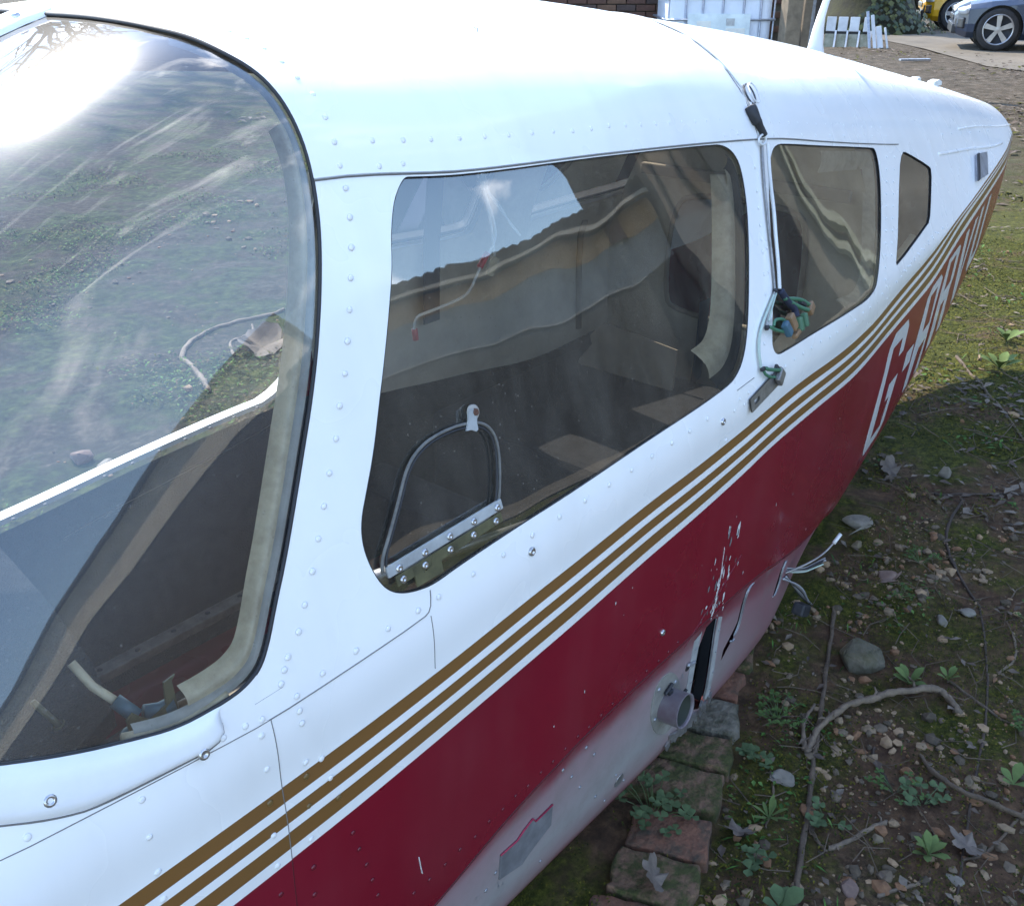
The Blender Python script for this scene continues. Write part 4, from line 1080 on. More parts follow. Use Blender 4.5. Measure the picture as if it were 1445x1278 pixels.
lv.add(top + bot, [(0, 1, 2, 3), (0, 1, 5, 4), (1, 2, 6, 5), (2, 3, 7, 6), (3, 0, 4, 7)])
lvo = lv.build('tail_louvre', M['dullalu'], FUS)
strip_on([(3.43, 1.80), (3.54, 1.42)], [(3.462, 1.80), (3.572, 1.42)], .013, .013, 'louvre_slot', 'rubber', lvo)

# dangling wires behind the front window, from the cabin roof
M['wire_dull'] = mat('old_white_wire', (.58, .58, .55), .6)
hw_ = empty('hanging_cabin_wires', (1.10, -.25, 1.39), 'white wires with a red tip hanging from the cabin roof behind the front window', 'wires')
hw_['_world'] = 1
def wire(pts, r, m, parent, name='wire', it=3):
    return MB().tube([Vector(q) for q in chaikin([tuple(p) for p in pts], it, False)], r, 6).build(name, M[m], parent, True)
wire([(1.09, -.25, 1.385), (1.10, -.25, 1.25), (1.101, -.25, 1.175), (1.12, -.25, 1.12), (1.128, -.25, 1.06)], .0022, 'wire_dull', hw_)
wire([(1.10, -.24, 1.385), (1.108, -.25, 1.25), (1.104, -.25, 1.17), (1.15, -.25, 1.12), (1.185, -.25, 1.085)], .0018, 'wire_dull', hw_)
wire([(1.085, -.26, 1.385), (1.095, -.25, 1.25), (1.103, -.25, 1.165), (1.14, -.25, 1.14), (1.165, -.25, 1.10), (1.19, -.25, 1.08)], .0016, 'wire_dull', hw_)
wire([(1.09, -.25, 1.19), (1.103, -.25, 1.17), (1.135, -.25, 1.10), (1.125, -.25, 1.075), (1.11, -.25, 1.065)], .002, 'wire_dull', hw_)
wire([(1.11, -.25, 1.065), (1.095, -.25, 1.05), (1.07, -.25, 1.015), (1.04, -.25, 1.010), (.985, -.25, 1.008), (.955, -.25, 1.008), (.950, -.25, .99), (.952, -.25, .985)], .0022, 'wire_dull', hw_)
MB().tube([(1.112, -.25, 1.068), (1.094, -.25, 1.050)], .005, 8).build('red_splice', M['red_plastic'], hw_, True)
MB().tube([(.951, -.25, .990), (.953, -.25, .973)], .0045, 8).build('red_splice', M['red_plastic'], hw_, True)
MB().box((1.122, -.25, 1.045), (.018, .003, .030), Matrix.Rotation(.5, 3, 'Y')).build('wire_tag', M['cream'], hw_)
MB().box((1.10, -.25, 1.180), (.014, .005, .010), bev=.002).build('wire_clip', M['greytrim'], hw_)

# cable harness taped over the roof and down the window post
HR = empty('cable_harness', (1.72, -.40, 1.15), 'white cable taped to the roof and hanging between the side windows, with green connectors', 'cable')
HR['_world'] = 1
def surf_wire(pts, off, r, m, name='cable'):
    q, n = path3(pts, off, 1, 3)
    return MB().tube(q, r, 6).build(name, M[m], HR, True)
surf_wire([(1.757, -.0 + .02), (1.755, .2), (1.752, .45), (1.748, .62), (1.748, .735)], .002, .0014, 'wire_white')
surf_wire(CABLE_LOOP, .006, .0016, 'wire_black')
surf_wire([(1.75, .735), (1.745, .79), (1.735, .86)], .005, .002, 'wire_white')
surf_wire([(x + .012, s) for x, s in CABLE_LOOP], .010, .0014, 'wire_white')
q, n = path3([(1.722, .85), (1.729, .913), (1.737, .955), (1.744, .99)], .006, 1, 2)
MB().tube(q, [.006, .011, .012, .012, .011, .010, .009, .009, .008, .007][:len(q)] + [.007] * max(0, len(q) - 10), 8).build('black_tape', M['rubber'], HR, True)
q, n = path3([(1.715, .86), (1.713, .89), (1.722, .93)], .008, 1, 2)
MB().tube(q, .009, 8).build('black_tape', M['rubber'], HR, True)
surf_wire(RING + [RING[0]], .006, .0022, 'wire_white', 'cable_ring')
surf_wire(CAB1, .004, .0026, 'bwire')
surf_wire([(1.737, 1.035), (1.715, 1.15), (1.70, 1.25), (1.69, 1.33), (1.672, 1.42), (1.655, 1.53), (1.634, 1.643)], .012, .0034, 'wire_white')
surf_wire(CAB3, .005, .002, 'bwire'); surf_wire(CAB4, .005, .0028, 'wire_pale')
surf_wire([(1.632, 1.65), (1.60, 1.70), (1.57, 1.76)], .007, .002, 'wire_pale')
surf_wire(CAB5, .014, .0070, 'belt', 'cable_sleeve'); surf_wire(CAB6, .016, .0040, 'wire_green')
surf_wire([(1.655, 1.72), (1.69, 1.765), (1.725, 1.80)], .018, .0040, 'wire_green')
surf_wire([(1.575, 1.79), (1.585, 1.765), (1.612, 1.775), (1.63, 1.80)], .012, .0030, 'wire_green')
surf_wire([(1.560, 1.785), (1.58, 1.815), (1.61, 1.845)], .012, .0032, 'wire_green')
surf_wire([(1.508, 1.985), (1.515, 2.06), (1.535, 2.14), (1.55, 2.17)], .008, .0028, 'wire_green'); surf_wire([(1.512, 1.985), (1.545, 2.06), (1.575, 2.12), (1.578, 2.17)], .012, .0036, 'wire_green')
def conn(x, s, off, d, m, rot, name='connector'):
    p, n = sp(x, s, off)
    a = Vector((1, 0, 0)); a = (a - n * a.dot(n)).normalized(); u = n.cross(a)
    R3 = Matrix((a, u, n)).transposed() @ Matrix.Rotation(rot, 3, 'Z')
    d = tuple(q * .78 for q in d)
    return MB().box(p, d, R3, bev=min(d) * .3).build(name, M[m], HR)
conn(1.742, 1.80, .016, (.034, .022, .016), 'brown_pl', .5); conn(1.715, 1.755, .014, (.030, .014, .012), 'wire_black', -.5)
conn(1.640, 1.815, .018, (.026, .040, .018), 'brown_pl', .3); conn(1.668, 1.845, .020, (.018, .034, .016), 'green_pl', -.1); conn(1.695, 1.838, .020, (.016, .034, .016), 'green_pl', -.1)
conn(1.615, 1.835, .018, (.022, .036, .016), 'blue_pl', .5); conn(1.655, 1.885, .018, (.050, .012, .012), 'brown_pl', .2)
conn(1.630, 1.648, .006, (.012, .012, .010), 'wire_black', .2, 'cable_tie'); conn(1.556, 1.785, .008, (.012, .010, .010), 'wire_black', .2, 'cable_tie'); conn(1.508, 1.985, .008, (.014, .009, .009), 'wire_black', .1, 'cable_tie')
conn(1.562, 2.09, .010, (.012, .030, .008), 'wire_black', .7)
pa, n = sp(1.575, 2.215, .005); pb, n2 = sp(1.455, 2.395, .005)
d = (pb - pa).normalized(); u = n.cross(d).normalized(); Mt = Matrix((d, u, d.cross(u))).transposed().to_4x4(); Mt.translation = pa
if Mt.to_3x3().col[2].dot(n) < 0: pass
br = MB(); L_b = (pb - pa).length
r0 = [(-.012, -.014), (L_b, -.013), (L_b, .013), (-.012, .014)]; sl = [(L_b - .034, -.004), (L_b - .014, -.004), (L_b - .014, .004), (L_b - .034, .004)]
rr = delaunay_2d_cdt([Vector(v) for v in r0 + sl], [(0,1),(1,2),(2,3),(3,0),(4,5),(5,6),(6,7),(7,4)], [], 1, 1e-6)
tri = [f for f in rr[2] if not inpoly(sl, np.array([sum(rr[0][i][0] for i in f) / len(f)]), np.array([sum(rr[0][i][1] for i in f) / len(f)]))[0]]
for zz in (-.0012, .0012): br.add([Mt @ Vector((v[0], v[1], zz)) for v in rr[0]], tri)
br.build('slotted_bracket', M['bwire'], HR)
conn(1.565, 2.20, .012, (.036, .026, .012), 'bwire', .7, 'bracket_clip')

# ------------------------------------------------------------------ ground
def gh(x, y):
    x = np.asarray(x, float); y = np.asarray(y, float)
    h = (vnoise(x * 1.3, y * 1.3, 1) - .5) * .035 + (vnoise(x * 5, y * 5, 2) - .5) * .022 + (vnoise(x * 14, y * 14, 3) - .5) * .012 + (vnoise(x * 34, y * 34, 4) - .5) * .006
    far = np.clip((np.hypot(x - 2, y) - 6) / 8, 0, 1)
    return h * (1 - .5 * far) - .004
def axis(segs):
    out = [segs[0][0]]
    for a, b, st in segs:
        n = max(1, int(round((b - a) / st))); out += list(np.linspace(a, b, n + 1)[1:])
    return np.array(out)
gx = axis([(-300, -60, 40), (-60, -12, 6), (-12, -2, 1), (-2, .6, .15), (.6, 3.4, .018), (3.4, 6, .05), (6, 12, .25), (12, 40, 1.4), (40, 120, 10), (120, 500, 60)])
gy = axis([(-300, -60, 40), (-60, -12, 6), (-12, -2, 1), (-2, -1.3, .1), (-1.3, -.1, .018), (-.1, .6, .08), (.6, 5, .06), (5, 9, .25), (9, 40, 1.4), (40, 120, 10), (120, 500, 60)])
X, Y = np.meshgrid(gx, gy, indexing='ij')
Z = gh(X, Y)
nx, ny = len(gx), len(gy)
V = np.stack([X, Y, Z], -1).reshape(-1, 3)
i, j = np.meshgrid(np.arange(nx - 1), np.arange(ny - 1), indexing='ij')
a = (i * ny + j).ravel()
Fq = np.stack([a, a + ny, a + ny + 1, a + 1], 1)
def ground_mat():
    m, nt, b, out = new_mat('soil_and_moss')
    N = nt.nodes.new; L = nt.links.new
    co = N('ShaderNodeTexCoord')
    def noise(sc, det=6, rough=.6, dist=0.0):
        n = N('ShaderNodeTexNoise'); n.inputs['Scale'].default_value = sc; n.inputs['Detail'].default_value = det; n.inputs['Roughness'].default_value = rough; n.inputs['Distortion'].default_value = dist
        L(co.outputs['Object'], n.inputs['Vector']); return n.outputs['Fac']
    def ramp(f, stops):
        r = N('ShaderNodeValToRGB'); e = r.color_ramp.elements
        e[0].position, e[0].color = stops[0][0], (*stops[0][1], 1); e[1].position, e[1].color = stops[-1][0], (*stops[-1][1], 1)
        for p, c in stops[1:-1]: q = e.new(p); q.color = (*c, 1)
        L(f, r.inputs['Fac']); return r.outputs['Color']
    def mix(fac, A, B):
        x = N('ShaderNodeMix'); x.data_type = 'RGBA'
        if isinstance(fac, float): x.inputs['Factor'].default_value = fac
        else: L(fac, x.inputs['Factor'])
        L(A, x.inputs['A']) if not isinstance(A, tuple) else setattr(x.inputs['A'], 'default_value', (*A, 1))
        L(B, x.inputs['B']) if not isinstance(B, tuple) else setattr(x.inputs['B'], 'default_value', (*B, 1))
        return x.outputs['Result']
    soil = ramp(noise(26, 8, .7), [(.3, (0.035, 0.022, 0.013)), (.5, (0.080, 0.046, 0.026)), (.7, (0.163, 0.097, 0.052))])
    litter = ramp(noise(60, 6, .7, .6), [(.42, (0.034, 0.022, 0.014)), (.58, (0.145, 0.094, 0.054)), (.72, (0.223, 0.156, 0.092))])
    moss = ramp(noise(55, 8, .78), [(.30, (.010, .013, .002)), (.46, (.034, .038, .005)), (.58, (.080, .082, .011)), (.72, (.150, .145, .026))])
    # more moss and leaf litter beyond the tail
    sx = N('ShaderNodeSeparateXYZ'); L(co.outputs['Object'], sx.inputs[0])
    mr = N('ShaderNodeMapRange'); mr.inputs['From Min'].default_value = 2.1; mr.inputs['From Max'].default_value = 4.2; mr.inputs['To Min'].default_value = -.01; mr.inputs['To Max'].default_value = .12
    L(sx.outputs['X'], mr.inputs['Value'])
    my = N('ShaderNodeMapRange'); my.inputs['From Min'].default_value = .7; my.inputs['From Max'].default_value = 1.2; my.inputs['To Max'].default_value = .13
    L(sx.outputs['Y'], my.inputs['Value'])
    mxx = N('ShaderNodeMath'); mxx.operation = 'MAXIMUM'; L(mr.outputs[0], mxx.inputs[0]); L(my.outputs[0], mxx.inputs[1])
    mk = N('ShaderNodeMath'); mk.operation = 'ADD'; L(noise(2.6, 9, .68), mk.inputs[0]); L(mxx.outputs[0], mk.inputs[1])
    mk2 = ramp(mk.outputs[0], [(.475, (0, 0, 0)), (.59, (1, 1, 1))])
    lk = ramp(noise(4.1, 8, .7), [(.50, (0, 0, 0)), (.66, (1, 1, 1))])
    c = mix(lk, soil, litter); c = mix(mk2, c, moss)
    # pale grit
    vo = N('ShaderNodeTexVoronoi'); vo.inputs['Scale'].default_value = 42; L(co.outputs['Object'], vo.inputs['Vector'])
    g1 = ramp(vo.outputs['Distance'], [(.10, (1, 1, 1)), (.22, (0, 0, 0))])
    g2 = ramp(noise(9, 4), [(.52, (0, 0, 0)), (.62, (0.330, 0.330, 0.330))])
    gm = N('ShaderNodeMath'); gm.operation = 'MULTIPLY'; L(g1, gm.inputs[0]); L(g2, gm.inputs[1])
    c = mix(gm.outputs[0], c, (0.090, 0.081, 0.069))
    # far away the turf turns to grey-brown leaf mould
    mf = N('ShaderNodeMapRange'); mf.inputs['From Min'].default_value = 6.0; mf.inputs['From Max'].default_value = 11.0; mf.inputs['To Max'].default_value = .95
    L(sx.outputs['X'], mf.inputs['Value'])
    farc = ramp(noise(5.5, 10, .8), [(.33, (.020, .016, .009)), (.46, (.050, .038, .026)), (.56, (.090, .070, .052)), (.70, (.165, .136, .108))])
    c = mix(mf.outputs[0], c, farc)
    ms = N('ShaderNodeMapRange'); ms.inputs['From Min'].default_value = .5; ms.inputs['From Max'].default_value = 1.0; ms.inputs['To Max'].default_value = .9
    L(sx.outputs['Y'], ms.inputs['Value'])
    gr = ramp(noise(16, 10, .8), [(.34, (.004, .005, .003)), (.46, (.012, .017, .006)), (.56, (.034, .046, .012)), (.68, (.085, .095, .026)), (.80, (.13, .11, .07))])
    br = ramp(noise(22, 10, .8), [(.34, (.008, .006, .005)), (.50, (.028, .021, .015)), (.64, (.075, .058, .042)), (.78, (.15, .12, .09))])
    gr = mix(ramp(noise(2.4, 6, .65, .4), [(.46, (0, 0, 0)), (.56, (1, 1, 1))]), gr, br)
    inv = N('ShaderNodeMath'); inv.operation = 'SUBTRACT'; inv.inputs[0].default_value = 1.0; L(mf.outputs[0], inv.inputs[1])
    msx = N('ShaderNodeMath'); msx.operation = 'MULTIPLY'; L(ms.outputs[0], msx.inputs[0]); L(inv.outputs[0], msx.inputs[1])
    c = mix(msx.outputs[0], c, gr)
    L(c, b.inputs['Base Color']); b.inputs['Roughness'].default_value = .95; b.inputs['Specular IOR Level'].default_value = .2
    bp = N('ShaderNodeBump'); bp.inputs['Strength'].default_value = .9; bp.inputs['Distance'].default_value = .012
    L(noise(85, 8, .75), bp.inputs['Height']); L(bp.outputs['Normal'], b.inputs['Normal'])
    return m
M['ground'] = ground_mat()
gnd = mesh('ground', V, Fq, M['ground'], None, True); tag(gnd, kind='structure')
# sandy lane by the cars
M['lane'] = mat('sandy_lane', (0.122, 0.101, 0.073), .95, var=.18, scale=1.6, col2=(0.071, 0.059, 0.042), bump=.4, bscale=18)
bdir = Vector((.763, .646, 0)).normalized(); bn = Vector((-.646, .763, 0)).normalized()
lc = Vector((21.3, 5.35, 0))
V = []; ns = 60
for k in range(ns):
    t = -30 + 60 * k / (ns - 1)
    for w in (-1.3, -.8, -.3, .3, .8, 1.4):
        p = lc + bdir * t + bn * (w + (vnoise(t * .7, w, 9) - .5) * .7)
        V.append((p.x, p.y, float(gh(p.x, p.y)) + .012))
path = mesh('lane', V, [(k * 6 + j, k * 6 + j + 1, k * 6 + 7 + j, k * 6 + 6 + j) for k in range(ns - 1) for j in range(5)], M['lane'], None, True); tag(path, kind='structure')

# ---- brick edging under the belly
M['brick'] = mat('old_brick', (.115, .052, .030), .95, var=.25, scale=22, col2=(.040, .034, .022), cover=.44, sharp=.10, bump=.8, bscale=70)
M['brick_moss'] = mat('mossy_brick', (.100, .058, .034), .95, var=.3, scale=26, col2=(.038, .041, .008), cover=.52, sharp=.07, bump=.9, bscale=80)
M['brick_grey'] = mat('grey_brick', (.105, .094, .070), .95, var=.25, scale=24, col2=(.040, .038, .020), cover=.47, sharp=.09, bump=.9, bscale=70)
M['mortar'] = mat('mortar', (0.120, 0.108, 0.084), .95, var=.2, scale=30, bump=.5)
be = empty('brick_edging', (1.45, -.50, 0), 'row of old mossy bricks set on edge under the maroon belly', 'brick edging'); be['_world'] = 1
EDGE = lambda x: np.interp(x, [.9, 1.16, 1.26, 1.40, 1.47, 1.56, 1.67, 1.82, 2.0], [-.77, -.705, -.672, -.615, -.603, -.56, -.507, -.473, -.44])
bx_ = [.86, .975, 1.085, 1.190, 1.295, 1.405, 1.500, 1.610, 1.72, 1.83]
bm_ = ['brick_moss', 'brick', 'brick_moss', 'brick', 'brick_moss', 'brick_moss', 'brick_grey', 'brick', 'brick_moss', 'brick_moss']
for k in range(len(bx_) - 1):
    x0, x1 = bx_[k] + .002, bx_[k + 1] - .002
    e = float(EDGE((x0 + x1) / 2)); L = .15 if k < 4 else .22
    bm = bmesh.new(); bmesh.ops.create_cube(bm, size=1.0); bmesh.ops.scale(bm, vec=(x1 - x0, L, .10), verts=bm.verts)
    bmesh.ops.bevel(bm, geom=bm.edges[:], offset=.005, segments=2, affect='EDGES', profile=.6)
    bmesh.ops.subdivide_edges(bm, edges=[e for e in bm.edges if e.calc_length() > .02], cuts=5, use_grid_fill=True)
    m = MB(); bm.verts.index_update(); m.add([v.co[:] for v in bm.verts], [[v.index for v in f.verts] for f in bm.faces]); bm.free()
    for q in range(len(m.V)):
        v = Vector(m.V[q]); ed = max(0, abs(v.y) / (L / 2) - .72) * 2.2
        d_ = (vnoise(v.x * 38 + k * 9, v.y * 38 + v.z * 30, 5) - .5) * .006 + (vnoise(v.x * 110 + k, v.y * 110, 7) - .5) * .005
        e_ = (vnoise(v.x * 30 + k * 5, v.z * 30 + 7, 6) - .6) * .035 * ed
        m.V[q] = (v.x + d_ * .6, v.y + e_ * (1 if v.y > 0 else -1) + d_ * .5, v.z + d_)
    R3 = Matrix.Rotation(math.radians(22 + random.uniform(-1.5, 1.5)), 3, 'Z') @ Matrix.Rotation(random.uniform(-.03, .03), 3, 'X')
    c = Vector(((x0 + x1) / 2 - .03, e + L / 2 + .005, -.036 + random.uniform(-.003, .003)))
    m.V = [tuple(R3 @ Vector(v) + c) for v in m.V]
    m.build('brick', M[bm_[k]], be, True)
mo = MB().box((1.36, -.44, -.048), (1.0, .20, .09), Matrix.Rotation(math.radians(20), 3, 'Z')); mo.build('mortar_bed', M['ground'], be)

# ---- loose grit, moss, small weeds: masses nobody could count
ICO = None
def ico():
    bm = bmesh.new(); bmesh.ops.create_icosphere(bm, subdivisions=1, radius=1.0)
    v = np.array([q.co[:] for q in bm.verts]); f = np.array([[q.index for q in p.verts] for p in bm.faces]); bm.free(); return v, f
IV, IF = ico()
def scatter_pebbles(n, x0, x1, y0, y1, r0, r1, dens, mats, name, yfun=None):
    x = RNG.uniform(x0, x1, n); y = RNG.uniform(y0, y1, n)
    k = RNG.uniform(0, 1, n) < dens(x, y); x, y = x[k], y[k]; n = len(x)
    r = r0 * (r1 / r0) ** (RNG.uniform(0, 1, n) ** 2.8)
    ang = RNG.uniform(0, 6.28, n); sc = RNG.uniform(.55, 1.3, (n, 3)) * r[:, None]; sc[:, 2] *= .6
    P = IV[None] * RNG.uniform(.72, 1.25, (n, len(IV), 1)) * sc[:, None, :]
    c, s_ = np.cos(ang)[:, None], np.sin(ang)[:, None]
    Px = P[..., 0] * c - P[..., 1] * s_ + x[:, None]; Py = P[..., 0] * s_ + P[..., 1] * c + y[:, None]
    Pz = P[..., 2] + (gh(x, y) + sc[:, 2] * .35)[:, None]
    V = np.stack([Px, Py, Pz], -1).reshape(-1, 3)
    F_ = (IF[None] + (np.arange(n) * len(IV))[:, None, None]).reshape(-1, 3)
    mi = np.repeat(RNG.integers(0, len(mats), n), len(IF))
    return tag(mesh(name, V, F_, mats, None, False, mi), kind='stuff')
SM = [mat('stone_a', (0.198, 0.138, 0.079), .9, var=.2, scale=40), mat('stone_b', (0.114, 0.084, 0.052), .9, var=.25, scale=40), mat('stone_c', (0.266, 0.177, 0.097), .9, var=.2, scale=40), mat('stone_d', (0.174, 0.089, 0.041), .9, var=.25, scale=40), mat('stone_e', (0.069, 0.051, 0.030), .9, var=.3, scale=40)]
outb = lambda x, y: (y < EDGE(x) - .0) | (x > 1.9)
scatter_pebbles(9500, .85, 2.9, -1.35, -.42, .0022, .017, lambda x, y: outb(x, y) * np.clip((vnoise(x * 5, y * 5, 21) * .6 + vnoise(x * 13, y * 13, 24) * .4 - .34) * 2.4, .10, 1), SM, 'gravel')
scatter_pebbles(2600, 2.6, 6.0, -1.3, .2, .003, .02, lambda x, y: np.clip((vnoise(x * 4, y * 4, 22) - .3) * 1.6, .03, 1), SM, 'gravel')
scatter_pebbles(1500, .4, 5.0, .75, 4.5, .004, .03, lambda x, y: np.clip((vnoise(x * 3, y * 3, 23) - .35) * 1.6, .02, 1), SM, 'gravel')

def leaf_mass(n, x0, x1, y0, y1, l0, l1, dens, mats, name, lift=.006, up=.6, wide=.45, mi_w=None, zb=0.0):
    """little two-quad leaves lying and standing on the soil"""
    x = RNG.uniform(x0, x1, n); y = RNG.uniform(y0, y1, n)
    k = RNG.uniform(0, 1, n) < dens(x, y); x, y = x[k], y[k]; n = len(x)
    l = RNG.uniform(l0, l1, n); a = RNG.uniform(0, 6.28, n); e = RNG.uniform(-.1, up, n)
    w = l * wide * RNG.uniform(.7, 1.2, n)
    dx, dy = np.cos(a), np.sin(a); z = gh(x, y) + zb + lift * RNG.uniform(0, 1, n)
    P = np.zeros((n, 5, 3))
    ce, se = np.cos(e), np.sin(e)
    tp = (0, .5, .5, 1.0, .5)
    P[:, 0] = np.stack([x, y, z], 1)
    P[:, 1] = np.stack([x + dx * l * .55 * ce - dy * w * .5, y + dy * l * .55 * ce + dx * w * .5, z + l * .55 * se + w * .12], 1)
    P[:, 2] = np.stack([x + dx * l * .55 * ce + dy * w * .5, y + dy * l * .55 * ce - dx * w * .5, z + l * .55 * se + w * .12], 1)
    P[:, 3] = np.stack([x + dx * l * ce, y + dy * l * ce, z + l * se * .8], 1)
    P[:, 4] = np.stack([x + dx * l * .55 * ce, y + dy * l * .55 * ce, z + l * .55 * se], 1)
    b = np.arange(n)[:, None] * 5
    F_ = np.concatenate([b + np.array([[0, 4, 1]]), b + np.array([[0, 2, 4]]), b + np.array([[1, 4, 3]]), b + np.array([[4, 2, 3]])], 0)
    m0 = RNG.choice(len(mats), n, p=mi_w) if mi_w is not None else RNG.integers(0, len(mats), n)
    return tag(mesh(name, P.reshape(-1, 3), F_, mats, None, False, np.tile(m0, 4)), kind='stuff')
def leafmat(name, c, var=.25, tr=.25):
    m = mat(name, c, .8, var=var, scale=35, spec=.15)
    return m
LM = [leafmat('moss_a', (0.067, 0.067, 0.007)), leafmat('moss_b', (0.041, 0.048, 0.007)), leafmat('moss_c', (0.103, 0.091, 0.012)), leafmat('moss_d', (0.025, 0.031, 0.007))]
GM = [leafmat('leaf_green_a', (0.053, 0.113, 0.023)), leafmat('leaf_green_b', (0.083, 0.146, 0.036)), leafmat('leaf_green_c', (0.034, 0.073, 0.017))]
SG = [leafmat('sun_weed_a', (.045, .105, .022)), leafmat('sun_weed_b', (.085, .145, .035)), leafmat('sun_weed_c', (.008, .022, .005)), leafmat('sun_weed_d', (.014, .032, .008)), leafmat('sun_moss', (.075, .080, .012)), leafmat('sun_straw', (.10, .075, .042))]
DM = [mat('dead_leaf_a', (0.102, 0.075, 0.051), .8, var=.3, scale=30), mat('dead_leaf_b', (0.066, 0.045, 0.030), .8, var=.3, scale=30), mat('dead_leaf_c', (0.144, 0.114, 0.084), .8, var=.25, scale=30)]
mossd = lambda x, y: outb(x, y) * np.clip((vnoise(x * 3.2, y * 3.2, 31) * .6 + vnoise(x * 11, y * 11, 32) * .4 - .50 + np.clip((x - 1.9) * .10, 0, .24) + .04) * 6, 0, 1)
leaf_mass(42000, .85, 3.0, -1.35, -.42, .003, .008, mossd, LM, 'moss', .006, .9, .6)
leaf_mass(46000, 2.8, 6.2, -1.5, .4, .006, .016, mossd, LM, 'moss', .01, .9, .55)
leaf_mass(30000, 5.8, 13, -2.5, 6, .02, .05, lambda x, y: np.clip((vnoise(x * 1.2, y * 1.2, 33) * .6 + vnoise(x * 5, y * 5, 34) * .4 - .54) * 5, 0, 1), LM + DM[:2], 'moss', .01, .8, .4)
leaf_mass(5200, .85, 1.9, -.74, -.40, .003, .007, lambda x, y: (y > EDGE(x) - .01) * np.clip((vnoise(x * 16, y * 16, 38) - .52) * 6, 0, 1), LM, 'moss', .004, .9, .6, None, .018)
wd = lambda x, y: outb(x, y) * np.clip((vnoise(x * 6, y * 6, 41) - .66) * 5, 0, 1)
leaf_mass(5200, .9, 3.2, -1.35, -.42, .006, .016, wd, GM, 'weeds', .012, .6, .6)
leaf_mass(7000, 2.9, 6.5, -1.5, .3, .012, .035, wd, GM + LM[:1], 'weeds', .012, .7, .5)
leaf_mass(125000, .3, 6.0, .85, 6.5, .008, .026, lambda x, y: np.clip((vnoise(x * 2.1, y * 2.1, 43) * .65 + vnoise(x * 7, y * 7, 44) * .35 - .47) * 6, 0, 1), SG, 'weeds', .015, .7, .45)
leaf_mass(900, .9, 3.4, -1.35, -.42, .012, .032, lambda x, y: outb(x, y) * .35, DM, 'leaf_litter', .012, .5, .55)
leaf_mass(4200, 2.8, 6.5, -1.6, .5, .02, .055, lambda x, y: np.clip((vnoise(x * 2.4, y * 2.4, 45) - .3) * 2, .05, 1), DM, 'leaf_litter', .012, .4, .5)
leaf_mass(9000, 6, 19, -3, 8, .05, .12, lambda x, y: np.clip((vnoise(x * .9, y * .9, 46) - .35) * 2.2, .05, 1), DM + LM[:1], 'leaf_litter', .01, .35, .5)
tuft = lambda x, y: outb(x, y) * np.clip((vnoise(x * 4.2 + 7, y * 4.2, 47) - .55) * 3.5, .02, 1)
leaf_mass(3200, .9, 3.4, -1.35, -.42, .012, .034, tuft, GM + LM[:2], 'grass', .004, 1.25, .13)
leaf_mass(5200, 3.0, 6.5, -1.5, .3, .02, .06, tuft, GM + LM[:2] + DM[:1], 'grass', .004, 1.2, .11)
# thin dry straws
def straw_mass(n, x0, x1, y0, y1, l0, l1, name, w=.0016):
    x = RNG.uniform(x0, x1, n); y = RNG.uniform(y0, y1, n); k = outb(x, y); x, y = x[k], y[k]; n = len(x)
    l = RNG.uniform(l0, l1, n); a = RNG.uniform(0, 6.28, n); z = gh(x, y) + .004; dz = RNG.uniform(0, .02, n)
    bend = RNG.uniform(-.25, .25, n)
    P = np.zeros((n, 9, 3))
    for q in range(3):
        t = q / 2; cx_ = x + np.cos(a) * l * t - np.sin(a) * l * bend * (1 - (2 * t - 1) ** 2); cy_ = y + np.sin(a) * l * t + np.cos(a) * l * bend * (1 - (2 * t - 1) ** 2)
        zz = np.maximum(gh(cx_, cy_) + .003, z * 0 + gh(cx_, cy_) + .003) + dz * t
        for r_ in range(3):
            an = 2.09 * r_
            P[:, q * 3 + r_] = np.stack([cx_ - np.sin(a) * w * math.cos(an), cy_ + np.cos(a) * w * math.cos(an), zz + w * math.sin(an)], 1)
    b = np.arange(n)[:, None] * 9
    F_ = np.concatenate([b + np.array([[q * 3 + r_, q * 3 + (r_ + 1) % 3, q * 3 + 3 + (r_ + 1) % 3, q * 3 + 3 + r_]]) for q in range(2) for r_ in range(3)], 0)
    return tag(mesh(name, P.reshape(-1, 3), F_, [TW[0]], None), kind='stuff')
TW = [mat('dry_twig', (0.093, 0.065, 0.040), .85, var=.3, scale=40, bump=.4, bscale=150), mat('dark_twig', (0.048, 0.032, 0.021), .85, var=.35, scale=40, bump=.4, bscale=150), mat('pale_wood', (0.140, 0.103, 0.068), .85, var=.25, scale=40, bump=.4, bscale=150)]
straw_mass(430, .9, 3.6, -1.35, -.42, .03, .13, 'straw', .0011)
straw_mass(260, 3.2, 6.0, -1.4, .2, .06, .25, 'straw', .0020)

